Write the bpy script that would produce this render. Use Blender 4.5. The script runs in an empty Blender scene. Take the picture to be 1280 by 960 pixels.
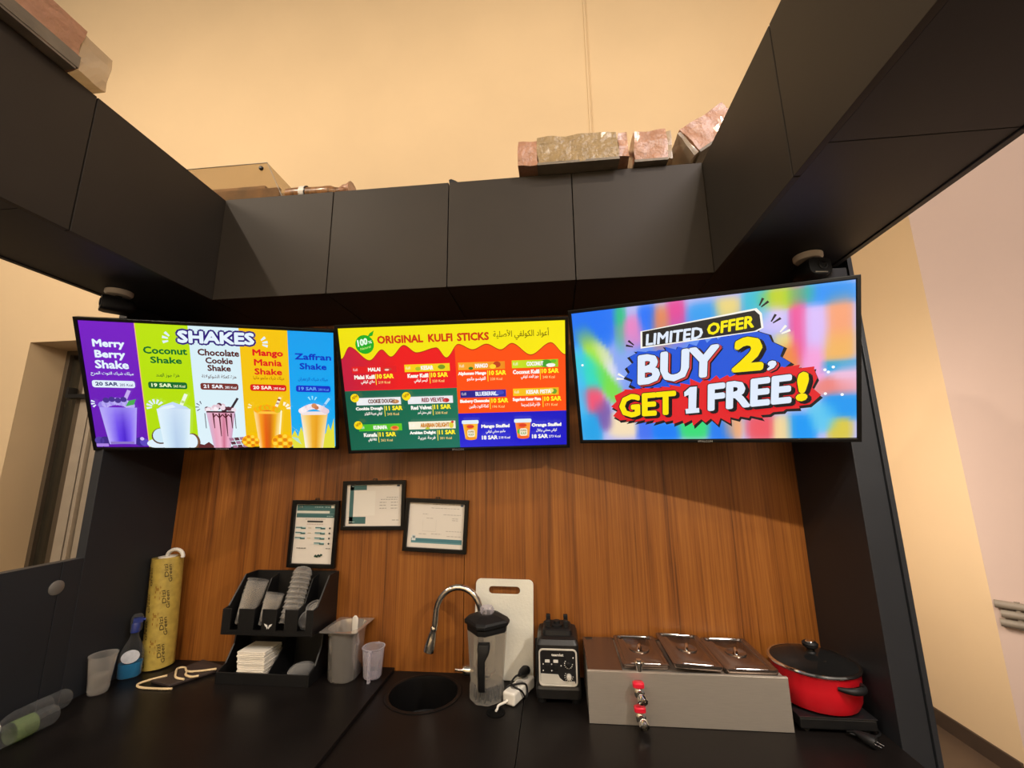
import bpy, bmesh, math, random, unicodedata
from mathutils import Vector, Matrix, Euler

# ------------------------------------------------------------------ camera, world, lamps, exposure
S = bpy.context.scene
COL = S.collection
ZO = 1.775                      # eye height above the floor; heights below are written relative to the eye
CAM_R = ((0.99480, 0.10128, -0.01118), (0.03063, -0.19262, 0.98080), (-0.09718, 0.97603, 0.19472))
cam_d = bpy.data.cameras.new('camera')
cam_d.sensor_width = 36.0
cam_d.lens = 36.0 * 524.30 / 1280.0
cam_d.clip_start = 0.02
cam = bpy.data.objects.new('camera', cam_d)
COL.objects.link(cam)
r_, u_, f_ = (Vector(v) for v in CAM_R)
m4 = Matrix((r_, u_, -f_)).transposed().to_4x4()
m4.translation = (0, 0, ZO)
cam.matrix_world = m4
S.camera = cam

S.cycles.transparent_max_bounces = 40
S.view_settings.view_transform = 'Standard'
S.view_settings.look = 'None'
S.view_settings.gamma = 1.0
S.view_settings.exposure = 0.0
S.view_settings.use_curve_mapping = False

world = bpy.data.worlds.new('hall_ambience')
S.world = world
world.use_nodes = True
bg = world.node_tree.nodes['Background']
bg.inputs[0].default_value = (1.0, 0.90, 0.80, 1)
bg.inputs[1].default_value = 0.20


def lamp(name, kind, loc, energy, color, size=0.1, target=None, spot=None, blend=0.4, size_y=None):
    d = bpy.data.lights.new(name, kind)
    d.energy = energy
    d.color = color
    if kind == 'AREA':
        d.size = size
        if size_y:
            d.shape = 'RECTANGLE'
            d.size_y = size_y
    else:
        d.shadow_soft_size = size
    if kind == 'SPOT':
        d.spot_size = math.radians(spot)
        d.spot_blend = blend
    o = bpy.data.objects.new(name, d)
    COL.objects.link(o)
    o.location = (loc[0], loc[1], loc[2] + ZO)
    if target:
        v = Vector(target) - Vector(loc)
        o.rotation_euler = v.to_track_quat('-Z', 'Y').to_euler()
    return o


WARM = (1.0, 0.90, 0.76)
lamp('downlight_beam_right', 'SPOT', (0.98, 0.72, 0.70), 74, WARM, 0.016, (0.60, 1.40, -0.9), 134, 0.4)
lamp('downlight_beam_left', 'SPOT', (-1.72, 0.66, 0.70), 13, WARM, 0.05, (-1.4, 1.5, -0.9), 134, 0.4)
lamp('hall_spot_left', 'SPOT', (-3.0, -0.9, 3.6), 270, (1.0, 0.82, 0.63), 0.05, (-0.6, 1.6, 0.9), 80, 0.5)
lamp('hall_spot_right', 'SPOT', (1.25, -0.7, 3.6), 125, (1.0, 0.82, 0.66), 0.05, (0.3, 1.6, 0.9), 80, 0.5)
lamp('back_wall_fill', 'AREA', (-2.0, 0.9, 3.9), 165, (1.0, 0.80, 0.58), 10.0, (-2.4, 3.8, 4.6), size_y=1.2)  # unseen fill over the booth, added to even out the back wall
lamp('right_wall_cool_fill', 'AREA', (1.75, -0.9, 2.6), 54, (1.0, 0.88, 0.88), 1.4, (2.9, 3.3, -1.0), size_y=1.0)  # unseen cool fill, added to brighten the right wall and its return
lamp('right_wall_low_fill', 'AREA', (1.15, 2.75, 0.2), 31, (1.0, 0.82, 0.66), 0.5, (2.58, 3.35, -0.9), size_y=0.4)  # added fill hidden behind the booth, lifts the low right wall
lamp('left_wall_fill', 'AREA', (-4.6, -0.4, 2.8), 140, (1.0, 0.80, 0.60), 1.6, (-5.8, 3.8, 0.3), size_y=1.0)  # added fill out of view, brightens the wall around the window
lamp('front_wall_fill', 'AREA', (-1.0, -2.6, 3.4), 560, (1.0, 0.94, 0.86), 5.0, (-1.0, -5.0, 0.2), size_y=1.2)  # added lamp, brightens the front wall so the steel reflects it
for k_, x_ in enumerate((-2.6, -0.9, 0.8, 2.5)):
    lamp('chrome_glint_fill', 'AREA', (x_, -2.2, 3.2), 9, (1.0, 0.94, 0.86), 0.45, (x_ * 0.5, 1.6, -0.4))  # unseen lamps added behind the camera to put highlights in the chrome

# ------------------------------------------------------------------ helpers
TAU = math.tau


def lin(c):
    return tuple(((x / 255) / 12.92 if x / 255 <= 0.04045 else ((x / 255 + 0.055) / 1.055) ** 2.4) for x in c)


def mat(name, rgb, rough=0.5, metal=0.0, spec=0.5, var=0.12, scale=8.0, bump=0.0, bscale=60.0, coat=0.0, stretch=None, rvar=0.0):
    """principled with a procedural colour variation and bump"""
    m = bpy.data.materials.new(name)
    m.use_nodes = True
    nt = m.node_tree
    b = nt.nodes['Principled BSDF']
    b.inputs['Roughness'].default_value = rough
    b.inputs['Metallic'].default_value = metal
    b.inputs['Specular IOR Level'].default_value = spec
    b.inputs['Coat Weight'].default_value = coat
    b.inputs['Coat Roughness'].default_value = 0.15
    tc = nt.nodes.new('ShaderNodeTexCoord')
    mp = nt.nodes.new('ShaderNodeMapping')
    if stretch:
        mp.inputs['Scale'].default_value = stretch
    nt.links.new(tc.outputs['Object'], mp.inputs[0])
    n = nt.nodes.new('ShaderNodeTexNoise')
    n.inputs['Scale'].default_value = scale
    n.inputs['Detail'].default_value = 4
    nt.links.new(mp.outputs[0], n.inputs['Vector'])
    r = nt.nodes.new('ShaderNodeValToRGB')
    c = lin(rgb)
    r.color_ramp.elements[0].position = 0.3
    r.color_ramp.elements[1].position = 0.7
    r.color_ramp.elements[0].color = tuple(x * (1 - var) for x in c) + (1,)
    r.color_ramp.elements[1].color = tuple(min(1, x * (1 + var)) for x in c) + (1,)
    nt.links.new(n.outputs[0], r.inputs[0])
    nt.links.new(r.outputs[0], b.inputs['Base Color'])
    if rvar:
        mr = nt.nodes.new('ShaderNodeMapRange')
        mr.inputs[3].default_value = max(0.02, rough - rvar)
        mr.inputs[4].default_value = min(1, rough + rvar)
        nt.links.new(n.outputs[0], mr.inputs[0])
        nt.links.new(mr.outputs[0], b.inputs['Roughness'])
    if bump:
        n2 = nt.nodes.new('ShaderNodeTexNoise')
        n2.inputs['Scale'].default_value = bscale
        n2.inputs['Detail'].default_value = 3
        nt.links.new(mp.outputs[0], n2.inputs['Vector'])
        bp = nt.nodes.new('ShaderNodeBump')
        bp.inputs['Strength'].default_value = bump
        bp.inputs['Distance'].default_value = 0.01
        nt.links.new(n2.outputs[0], bp.inputs['Height'])
        nt.links.new(bp.outputs[0], b.inputs['Normal'])
    return m


def clear(name, tint, alpha, rough=0.08, haze=(0.9, 0.9, 0.9), edge=0.45):
    """thin clear plastic or glass: see-through, with a sheen that grows at grazing angles"""
    m = bpy.data.materials.new(name)
    m.use_nodes = True
    nt = m.node_tree
    nt.nodes.remove(nt.nodes['Principled BSDF'])
    out = nt.nodes['Material Output']
    tr = nt.nodes.new('ShaderNodeBsdfTransparent')
    tr.inputs[0].default_value = lin(tint) + (1,)
    pr = nt.nodes.new('ShaderNodeBsdfPrincipled')
    pr.inputs['Base Color'].default_value = haze + (1,)
    pr.inputs['IOR'].default_value = 1.5
    pr.inputs['Roughness'].default_value = rough
    pr.inputs['Specular IOR Level'].default_value = 0.8
    lw = nt.nodes.new('ShaderNodeLayerWeight')
    lw.inputs[0].default_value = 0.35
    mr = nt.nodes.new('ShaderNodeMapRange')
    mr.inputs[3].default_value = alpha
    mr.inputs[4].default_value = min(1, alpha + edge)
    nt.links.new(lw.outputs['Facing'], mr.inputs[0])
    n = nt.nodes.new('ShaderNodeTexNoise')
    n.inputs['Scale'].default_value = 9
    tc = nt.nodes.new('ShaderNodeTexCoord')
    nt.links.new(tc.outputs['Object'], n.inputs['Vector'])
    bp = nt.nodes.new('ShaderNodeBump')
    bp.inputs['Strength'].default_value = 0.04
    bp.inputs['Distance'].default_value = 0.01
    nt.links.new(n.outputs[0], bp.inputs['Height'])
    nt.links.new(bp.outputs[0], pr.inputs['Normal'])
    mx = nt.nodes.new('ShaderNodeMixShader')
    nt.links.new(mr.outputs[0], mx.inputs[0])
    nt.links.new(tr.outputs[0], mx.inputs[1])
    nt.links.new(pr.outputs[0], mx.inputs[2])
    nt.links.new(mx.outputs[0], out.inputs[0])
    return m


def wood_mat(name, dark, mid, light):
    m = bpy.data.materials.new(name)
    m.use_nodes = True
    nt = m.node_tree
    b = nt.nodes['Principled BSDF']
    b.inputs['Roughness'].default_value = 0.42
    tc = nt.nodes.new('ShaderNodeTexCoord')

    def nz(sx, sz, det, rough=0.6):
        mp = nt.nodes.new('ShaderNodeMapping')
        mp.inputs['Scale'].default_value = (sx, sx, sz)
        nt.links.new(tc.outputs['Object'], mp.inputs[0])
        n = nt.nodes.new('ShaderNodeTexNoise')
        n.inputs['Scale'].default_value = 1
        n.inputs['Detail'].default_value = det
        n.inputs['Roughness'].default_value = rough
        n.inputs['Distortion'].default_value = 0.25
        nt.links.new(mp.outputs[0], n.inputs['Vector'])
        return n.outputs[0]
    broad, fine = nz(16, 0.35, 3), nz(130, 1.6, 4, 0.7)
    mix = nt.nodes.new('ShaderNodeMath')
    mix.operation = 'MULTIPLY_ADD'
    nt.links.new(fine, mix.inputs[0])
    mix.inputs[1].default_value = 0.55
    sc = nt.nodes.new('ShaderNodeMath')
    sc.operation = 'MULTIPLY'
    nt.links.new(broad, sc.inputs[0])
    sc.inputs[1].default_value = 0.5
    nt.links.new(sc.outputs[0], mix.inputs[2])
    r = nt.nodes.new('ShaderNodeValToRGB')
    e = r.color_ramp.elements
    e[0].position, e[0].color = 0.36, lin(dark) + (1,)
    e[1].position, e[1].color = 0.70, lin(light) + (1,)
    k = e.new(0.50)
    k.color = lin(mid) + (1,)
    nt.links.new(mix.outputs[0], r.inputs[0])
    nt.links.new(r.outputs[0], b.inputs['Base Color'])
    return m


def colour_mat(name, emit, rough=0.3, strength=1.0):
    """flat picture colours carried by the mesh; emit for a lit screen, else ink on paper"""
    m = bpy.data.materials.new(name)
    m.use_nodes = True
    nt = m.node_tree
    b = nt.nodes['Principled BSDF']
    a = nt.nodes.new('ShaderNodeVertexColor')
    a.layer_name = 'ink'
    b.inputs['Roughness'].default_value = rough
    if emit:
        b.inputs['Base Color'].default_value = (0.01, 0.01, 0.01, 1)
        nt.links.new(a.outputs[0], b.inputs['Emission Color'])
        b.inputs['Emission Strength'].default_value = strength
    else:
        nt.links.new(a.outputs[0], b.inputs['Base Color'])
    return m


ORG = {}


def tag(o, label=None, cat=None, group=None, kind=None):
    if label:
        o['label'] = label
    if cat:
        o['category'] = cat
    if group:
        o['group'] = group
    if kind:
        o['kind'] = kind
    return o


def thing(name, label, cat, loc, rot=None, group=None):
    o = bpy.data.objects.new(name, None)
    o.empty_display_size = 0.05
    COL.objects.link(o)
    o.location = (loc[0], loc[1], loc[2] + ZO)
    if rot:
        o.rotation_euler = rot
    ORG[o.name] = Vector(loc)
    return tag(o, label, cat, group)


class MB:
    """collects shapes, then links them as ONE mesh object"""

    def __init__(self):
        self.bm = bmesh.new()

    def face(self, vs):
        try:
            return self.bm.faces.new(vs)
        except ValueError:
            return None

    def box(self, x0, x1, y0, y1, z0, z1, M=None):
        v = [Vector((x, y, z)) for x in (x0, x1) for y in (y0, y1) for z in (z0, z1)]
        if M:
            v = [M @ p for p in v]
        v = [self.bm.verts.new(p) for p in v]
        for q in ((0, 1, 3, 2), (4, 6, 7, 5), (0, 4, 5, 1), (2, 3, 7, 6), (0, 2, 6, 4), (1, 5, 7, 3)):
            self.face([v[i] for i in q])
        return self

    def ring(self, c, axis, r, n, ry=None, phase=0.0, up=None):
        a = Vector(axis).normalized()
        t = Vector(up) if up else (Vector((0, 0, 1)) if abs(a.z) < 0.9 else Vector((1, 0, 0)))
        x = (t - a * t.dot(a)).normalized()
        y = a.cross(x)
        ry = r if ry is None else ry
        return [self.bm.verts.new(Vector(c) + x * r * math.cos(phase + TAU * i / n) + y * ry * math.sin(phase + TAU * i / n)) for i in range(n)]

    def skin(self, rings, caps=(True, True)):
        n = len(rings[0])
        for A, B in zip(rings, rings[1:]):
            for i in range(n):
                self.face([A[i], A[(i + 1) % n], B[(i + 1) % n], B[i]])
        if caps[0]:
            self.face(list(reversed(rings[0])))
        if caps[1]:
            self.face(rings[-1])
        return self

    def cyl(self, p0, p1, r0, r1=None, n=24, caps=(True, True)):
        p0, p1 = Vector(p0), Vector(p1)
        r1 = r0 if r1 is None else r1
        return self.skin([self.ring(p0, p1 - p0, r0, n), self.ring(p1, p1 - p0, r1, n)], caps)

    def lathe(self, prof, c=(0, 0, 0), axis=(0, 0, 1), n=32, caps=(True, True)):
        """prof: (radius, distance along axis)"""
        a = Vector(axis).normalized()
        return self.skin([self.ring(Vector(c) + a * h, a, max(r, 1e-4), n) for r, h in prof], caps)

    def tube(self, pts, r, n=10, caps=(True, True)):
        pts = [Vector(p) for p in pts]
        rr = r if isinstance(r, (list, tuple)) else [r] * len(pts)
        rings, up = [], None
        for i, p in enumerate(pts):
            t = (pts[min(i + 1, len(pts) - 1)] - pts[max(i - 1, 0)]).normalized()
            if up is None:
                up = Vector((0, 0, 1)) if abs(t.z) < 0.9 else Vector((1, 0, 0))
            up = (up - t * up.dot(t)).normalized()
            rings.append(self.ring(p, t, rr[i], n, up=up))
        return self.skin(rings, caps)

    def prism(self, poly, axis, a, b):
        """poly in the two remaining axes (x<y<z order), extruded from a to b"""
        def mk(p, h):
            q = list(p)
            q.insert(axis, h)
            return self.bm.verts.new(q)
        A = [mk(p, a) for p in poly]
        B = [mk(p, b) for p in poly]
        self.face(A)
        self.face(list(reversed(B)))
        n = len(A)
        for i in range(n):
            self.face([A[i], B[i], B[(i + 1) % n], A[(i + 1) % n]])
        return self

    def loft(self, polys, caps=(True, True)):
        return self.skin([[self.bm.verts.new(p) for p in poly] for poly in polys], caps)

    def frame(self, x0, x1, z0, z1, w, y0, y1):
        """rectangular ring in the xz plane, y0..y1 deep"""
        o = [(x0, z0), (x1, z0), (x1, z1), (x0, z1)]
        i = [(x0 + w, z0 + w), (x1 - w, z0 + w), (x1 - w, z1 - w), (x0 + w, z1 - w)]
        V = {(k, s, j): self.bm.verts.new((p[0], y, p[1])) for k, y in (('f', y0), ('b', y1)) for s, L in (('o', o), ('i', i)) for j, p in enumerate(L)}
        for j in range(4):
            l = (j + 1) % 4
            self.face([V['f', 'o', j], V['f', 'o', l], V['f', 'i', l], V['f', 'i', j]])
            self.face([V['b', 'o', l], V['b', 'o', j], V['b', 'i', j], V['b', 'i', l]])
            self.face([V['f', 'o', l], V['f', 'o', j], V['b', 'o', j], V['b', 'o', l]])
            self.face([V['f', 'i', j], V['f', 'i', l], V['b', 'i', l], V['b', 'i', j]])
        return self

    def build(self, name, m, parent=None, local=False, bevel=0.0, smooth=False, seg=2, solid=0.0, label=None):
        bm = self.bm
        bmesh.ops.remove_doubles(bm, verts=bm.verts, dist=1e-6)
        bmesh.ops.recalc_face_normals(bm, faces=bm.faces)
        off = Vector((0, 0, 0))
        if not parent:
            off = Vector((0, 0, ZO))
        elif not local:
            off = -ORG[parent.name]
        if off.length:
            bmesh.ops.translate(bm, verts=bm.verts, vec=off)
        me = bpy.data.meshes.new(name)
        bm.to_mesh(me)
        bm.free()
        if smooth:
            for p in me.polygons:
                p.use_smooth = True
        me.materials.append(m)
        o = bpy.data.objects.new(name, me)
        COL.objects.link(o)
        if parent:
            o.parent = parent
            ORG[o.name] = ORG.get(parent.name, Vector())
        if solid:
            s = o.modifiers.new('thickness', 'SOLIDIFY')
            s.thickness = solid
            s.offset = 0
        if bevel:
            b = o.modifiers.new('bevel', 'BEVEL')
            b.width = bevel
            b.segments = seg
            b.limit_method = 'ANGLE'
            b.angle_limit = math.radians(40)
        if smooth:
            w = o.modifiers.new('edges', 'EDGE_SPLIT')
            w.split_angle = math.radians(38)
        if label:
            o['label'] = label
        return o


def rrect(cx, cy, w, h, r, n=5):
    p = []
    for sx, sy, a0 in ((1, 1, 0), (-1, 1, 90), (-1, -1, 180), (1, -1, 270)):
        for k in range(n + 1):
            a = math.radians(a0 + 90 * k / n)
            p.append((cx + sx * (w / 2 - r) + r * math.cos(a), cy + sy * (h / 2 - r) + r * math.sin(a)))
    return p


# ---- lettering
_TXT = {}
_FORMS = {}
for cp in range(0xFE80, 0xFEFD):
    d = unicodedata.decomposition(chr(cp)).split()
    if len(d) == 2 or (len(d) == 3 and d[0] in ('<isolated>', '<final>')):
        _FORMS[(''.join(chr(int(x, 16)) for x in d[1:]), d[0][1:-1])] = chr(cp)


def arabic(s):
    """contextual letter shapes, laid out right to left"""
    u, i = [], 0
    while i < len(s):
        if s[i:i + 2] in ('لا', 'لأ', 'لإ', 'لآ'):
            u.append(s[i:i + 2])
            i += 2
        else:
            u.append(s[i])
            i += 1
    dual = lambda c: (c, 'initial') in _FORMS
    joins = lambda c: (c, 'final') in _FORMS
    out = []
    for k, c in enumerate(u):
        p = k > 0 and dual(u[k - 1]) and joins(c)
        n = k + 1 < len(u) and dual(c) and joins(u[k + 1])
        f = 'medial' if p and n else 'final' if p else 'initial' if n else 'isolated'
        out.append(_FORMS.get((c, f), c))
    return ''.join(reversed(out))


def glyphs(body, bold=0.0):
    """outline of a line of lettering as flat triangles, normalised to a unit box"""
    key = (body, bold)
    if key not in _TXT:
        c = bpy.data.curves.new('lettering', 'FONT')
        c.body = body
        c.offset = bold
        c.resolution_u = 2
        o = bpy.data.objects.new('lettering', c)
        COL.objects.link(o)
        me = bpy.data.meshes.new_from_object(o.evaluated_get(bpy.context.evaluated_depsgraph_get()))
        bpy.data.objects.remove(o)
        bpy.data.curves.remove(c)
        vs = [(v.co.x, v.co.y) for v in me.vertices]
        fs = [tuple(p.vertices) for p in me.polygons]
        bpy.data.meshes.remove(me)
        x0, x1 = min(v[0] for v in vs), max(v[0] for v in vs)
        y0, y1 = min(v[1] for v in vs), max(v[1] for v in vs)
        _TXT[key] = ([((v[0] - x0) / (x1 - x0), (v[1] - y0) / (y1 - y0)) for v in vs], fs)
    return _TXT[key]


class Art:
    """a flat picture: coloured shapes in layers, u and v from 0 to 1 across w by h metres, facing -y"""

    def __init__(self, w, h, step=0.00018):
        self.w, self.h, self.step, self.k = w, h, step, 0
        self.bm = bmesh.new()
        self.ink = self.bm.loops.layers.float_color.new('ink')

    def add(self, pts, cols):
        y = -self.step * self.k
        pts = [(min(max(u, 0), 1), min(max(v, 0), 1)) for u, v in pts]
        vs = [self.bm.verts.new(((u - 0.5) * self.w, y, (v - 0.5) * self.h)) for u, v in pts]
        try:
            f = self.bm.faces.new(vs)
        except ValueError:
            return
        for i, l in enumerate(f.loops):
            c = cols[i] if isinstance(cols, list) else cols
            l[self.ink] = lin(c) + (1,)

    def poly(self, pts, c, up=1):
        self.k += up
        self.add(pts, c)

    def rect(self, u0, v0, u1, v1, c, up=1):
        self.poly([(u0, v0), (u1, v0), (u1, v1), (u0, v1)], c, up)

    def disc(self, u, v, ru, c, rv=None, n=20, up=1, rot=0):
        rv = ru * self.w / self.h if rv is None else rv
        a = self.w / self.h
        pts = []
        for i in range(n):
            x, y = ru * math.cos(TAU * i / n), rv / a * math.sin(TAU * i / n)
            pts.append((u + x * math.cos(rot) - y * math.sin(rot), v + a * (x * math.sin(rot) + y * math.cos(rot))))
        self.poly(pts, c, up)

    def pill(self, u0, v0, u1, v1, c, r=0.3):
        hh = (v1 - v0)
        p = rrect((u0 + u1) / 2 * self.w, (v0 + v1) / 2 * self.h, (u1 - u0) * self.w, hh * self.h, hh * self.h * r)
        self.poly([(x / self.w, y / self.h) for x, y in p], c)

    def stroke(self, u0, v0, u1, v1, w, c, up=1, w2=None):
        a = self.w / self.h
        dx, dy = u1 - u0, (v1 - v0) / a
        L = math.hypot(dx, dy)
        nx, ny = -dy / L * w / 2, dx / L * w / 2 * a
        k = 1 if w2 is None else w2 / w
        self.poly([(u0 + nx, v0 + ny), (u0 - nx, v0 - ny), (u1 - nx * k, v1 - ny * k), (u1 + nx * k, v1 + ny * k)], c, up)

    def text(self, body, bl, br, tl, c, bold=0.0, up=1, grow=0.0):
        """lettering fitted to a slanted box; bold thickens the strokes inside it, grow swells it outward"""
        self.k += up
        vs, fs = glyphs(body)
        hgt = math.hypot((tl[0] - bl[0]) * self.w, (tl[1] - bl[1]) * self.h)
        r = bold * 1.25 * hgt / 0.69
        ex = Vector((br[0] - bl[0], br[1] - bl[1]))
        ey = Vector((tl[0] - bl[0], tl[1] - bl[1]))
        fx, fy = r / math.hypot(ex.x * self.w, ex.y * self.h), r / hgt
        r += grow
        n = 0 if r <= 0 else (4 if r < 0.0007 else 10)
        offs = [(0, 0)] + [(r * math.cos(TAU * i / n + 0.4) / self.w, r * math.sin(TAU * i / n + 0.4) / self.h) for i in range(n)]
        q = []
        for x, y in vs:
            x, y = fx + x * (1 - 2 * fx), fy + y * (1 - 2 * fy)
            q.append((bl[0] + x * ex.x + y * ey.x, bl[1] + x * ex.y + y * ey.y))
        for du, dv in offs:
            for f in fs:
                self.add([(q[i][0] + du, q[i][1] + dv) for i in f], c)

    def line(self, body, u0, u1, v0, v1, c, bold=0.0, up=1):
        self.text(body, (u0, v0), (u1, v0), (u0, v1), c, bold, up)

    def ar(self, s, u0, u1, v0, v1, c, bold=0.0):
        self.line(arabic(s), u0, u1, v0, v1, c, bold)

    def build(self, name, m, parent, y=0.0, loc=(0, 0)):
        bm = self.bm
        for f in bm.faces:
            f.normal_update()
            if f.normal.y > 0:
                f.normal_flip()
        bmesh.ops.translate(bm, verts=bm.verts, vec=(loc[0], y, loc[1]))
        me = bpy.data.meshes.new(name)
        bm.to_mesh(me)
        bm.free()
        me.materials.append(m)
        o = bpy.data.objects.new(name, me)
        COL.objects.link(o)
        o.parent = parent
        return o


# ------------------------------------------------------------------ materials
M_WALL = mat('beige_paint', (208, 186, 152), 0.85, var=0.035, scale=0.9, bump=0.06, bscale=14)
M_WALLP = mat('beige_paint_cool_tint', (192, 172, 162), 0.85, var=0.03, scale=1.1, bump=0.05, bscale=14)  # pinkish tint puts the cooler light on the return wall into its colour
M_FLOOR = mat('dark_brown_floor', (72, 58, 46), 0.5, var=0.15, scale=3)
M_BASEB = mat('brown_skirting', (60, 48, 40), 0.5)
M_BLACK = mat('black_laminate', (34, 36, 40), 0.5, var=0.12, scale=2.5, rvar=0.06, spec=0.4)
M_DOOR = mat('charcoal_laminate', (54, 49, 43), 0.55, var=0.10, scale=3.0, rvar=0.06, spec=0.3)
M_WORKTOP = mat('black_stone_worktop', (21, 18, 17), 0.33, var=0.2, scale=5, rvar=0.05, spec=0.10)
M_WOOD = wood_mat('teak_veneer', (76, 39, 14), (130, 75, 25), (160, 101, 42))
M_TVCASE = mat('black_gloss_plastic', (10, 10, 10), 0.3, var=0.1, spec=0.3)
M_PLASTIC = mat('matt_black_plastic', (14, 14, 15), 0.45, var=0.1)
M_RUBBER = mat('black_rubber', (17, 17, 18), 0.55, spec=0.35)
M_STEEL = mat('brushed_steel', (186, 178, 168), 0.42, 0.60, var=0.05, scale=20, stretch=(1, 1, 25), rvar=0.07)
_b = M_STEEL.node_tree.nodes['Principled BSDF']
_b.inputs['Anisotropic'].default_value = 0.75
_t = M_STEEL.node_tree.nodes.new('ShaderNodeTangent')
_t.direction_type = 'RADIAL'
_t.axis = 'Z'
M_STEEL.node_tree.links.new(_t.outputs[0], _b.inputs['Tangent'])
M_LIDSTEEL = mat('polished_steel', (140, 126, 116), 0.20, 0.92, var=0.04, scale=5)
M_PANSTEEL = mat('satin_steel', (198, 192, 184), 0.22, 0.72, var=0.04, scale=12)
M_CHROME = mat('chrome', (225, 222, 216), 0.11, 1.0, var=0.02)
M_WHITE = mat('white_plastic', (226, 222, 212), 0.4, var=0.03)
M_BOARD = mat('white_chopping_board', (222, 220, 208), 0.45, var=0.03, scale=6, bump=0.1, bscale=90)
M_PAPER = mat('white_napkin_paper', (228, 220, 205), 0.8, var=0.04, scale=14, bump=0.3, bscale=50, stretch=(1, 1, 14))
M_RED = mat('red_enamel', (196, 22, 34), 0.3, var=0.08, coat=0.5)
M_REDLEVER = mat('red_lever_plastic', (206, 26, 50), 0.35)
M_PINKWRAP = mat('pinkish_wrapped_carton', (182, 136, 108), 0.36, var=0.12, scale=18, bump=0.8, bscale=44, coat=0.45)
M_SHADEDBASE = mat('shaded_carton_underside', (120, 112, 98), 0.5, var=0.2, scale=10, bump=0.3, bscale=30)  # grey carries the shade under the overhanging cartons in the colour
M_OLIVEWRAP = mat('olive_wrapped_carton', (160, 138, 98), 0.34, var=0.14, scale=22, bump=0.9, bscale=44, coat=0.5)
M_FILM = clear('cling_film', (235, 225, 205), 0.32, 0.18, (0.75, 0.66, 0.52))
M_ROLL = mat('yellow_printed_film', (184, 158, 74), 0.38, var=0.16, scale=40, bump=0.15, bscale=20, coat=0.4)
M_ROLLINK = mat('dark_olive_ink', (82, 66, 22), 0.5)
M_ROLLINK2 = mat('amber_ink', (150, 104, 32), 0.5)
M_ROPE = mat('cream_rope', (222, 196, 150), 0.7, bump=0.6, bscale=160)
M_BAG = mat('dark_brown_paper', (52, 40, 35), 0.65, var=0.15, scale=20, bump=0.25, bscale=20)
M_BLUE = mat('blue_liquid', (0, 128, 190), 0.12, var=0.05, coat=0.5)
M_BLUECAP = mat('blue_cap_plastic', (28, 52, 140), 0.35)
M_LABELW = mat('white_bottle_label', (206, 208, 214), 0.45, var=0.15, scale=60)
M_CLEAR = clear('clear_plastic', (246, 246, 244), 0.06, 0.08, (0.24, 0.24, 0.24), 0.45)
M_CUPS = clear('clear_cup_plastic', (240, 237, 232), 0.09, 0.12, (0.75, 0.73, 0.70), 0.45)
M_CLOUDY = clear('cloudy_plastic', (238, 236, 240), 0.14, 0.30, (0.80, 0.77, 0.82), 0.40)
M_JAR = clear('scuffed_clear_jar', (236, 232, 226), 0.09, 0.20, (0.62, 0.60, 0.56), 0.35)
M_GLASS = clear('lid_glass', (120, 120, 120), 0.12, 0.03, (0.03, 0.03, 0.03), 0.5)
M_GREENFILM = clear('pale_green_label_film', (190, 214, 160), 0.22, 0.2, (0.40, 0.50, 0.26), 0.35)
M_PANE = clear('window_glass', (170, 165, 140), 0.15, 0.04, (0.10, 0.09, 0.07))
M_ALU = mat('grey_aluminium', (166, 156, 142), 0.5, 0.2, var=0.05)
M_ALUD = mat('dark_aluminium', (84, 74, 62), 0.5, 0.2, var=0.05)
M_OUT = mat('dim_garden_beyond', (170, 160, 100), 0.9, var=0.5, scale=3.2)
M_SCREEN = colour_mat('lit_screen', True, 0.25)
M_INK = colour_mat('printed_sheet', False, 0.5)
M_POTIN = mat('dark_nonstick', (30, 30, 32), 0.4)
M_GREYP = mat('grey_bumper_plastic', (128, 120, 108), 0.45)
M_PANEL = mat('black_control_panel', (26, 26, 28), 0.3)
M_SILVER = mat('silver_plastic', (206, 202, 192), 0.32, 0.15)
M_INKW = mat('white_lettering', (225, 222, 215), 0.5)
M_WHITEFIT = mat('white_ceiling_fitting', (216, 206, 190), 0.5)
M_ACRYL = clear('clear_acrylic', (232, 224, 208), 0.06, 0.08, (0.4, 0.34, 0.26), 0.25)
M_ORANGEC = mat('orange_red_leaflet', (150, 110, 62), 0.6, var=0.45, scale=9)
M_SACHET = mat('printed_foil_bag', (132, 92, 52), 0.35, var=0.6, scale=16, coat=0.5, stretch=(4, 1, 1))


def struct(mb, name, m, **k):
    return tag(mb.build(name, m, **k), kind='structure')


# ------------------------------------------------------------------ the hall
F0 = -ZO
struct(MB().box(-9, 6, -5.1, 5.2, F0 - 0.1, F0), 'floor', M_FLOOR)
wx0, wx1, wz0, wz1 = -5.589, -3.2, -1.3, 1.378
wb = MB()
wb.box(-9, wx0, 3.8, 4.3, F0, 6.2).box(wx1, 2.68, 3.8, 4.3, F0, 6.2).box(wx0, wx1, 3.8, 4.3, wz1, 6.2).box(wx0, wx1, 3.8, 4.3, F0, wz0)
struct(wb, 'wall_back', M_WALL)
struct(MB().box(-9, 6, -5.1, -5.0, F0, 6.2), 'wall_front', M_WALL)
# right wall with the 45-degree return
struct(MB().box(2.58, 2.70, 3.0, 3.8, F0, 6.2), 'wall_right', M_WALL)
struct(MB().prism([(2.58, 3.0), (5.2, 0.38), (5.4, 0.58), (2.70, 3.10)], 2, F0, 6.2), 'wall_right_return', M_WALLP)
struct(MB().box(2.565, 2.579, 3.02, 3.79, F0, F0 + 0.10), 'baseboard_right', M_BASEB)
# painted-over cable cover running up the back wall
struct(MB().box(0.455, 0.475, 3.785, 3.80, 0.6, 6.2).box(0.490, 0.497, 3.794, 3.80, 0.6, 6.2), 'trim_1', M_WALL, bevel=0.003)

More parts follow.
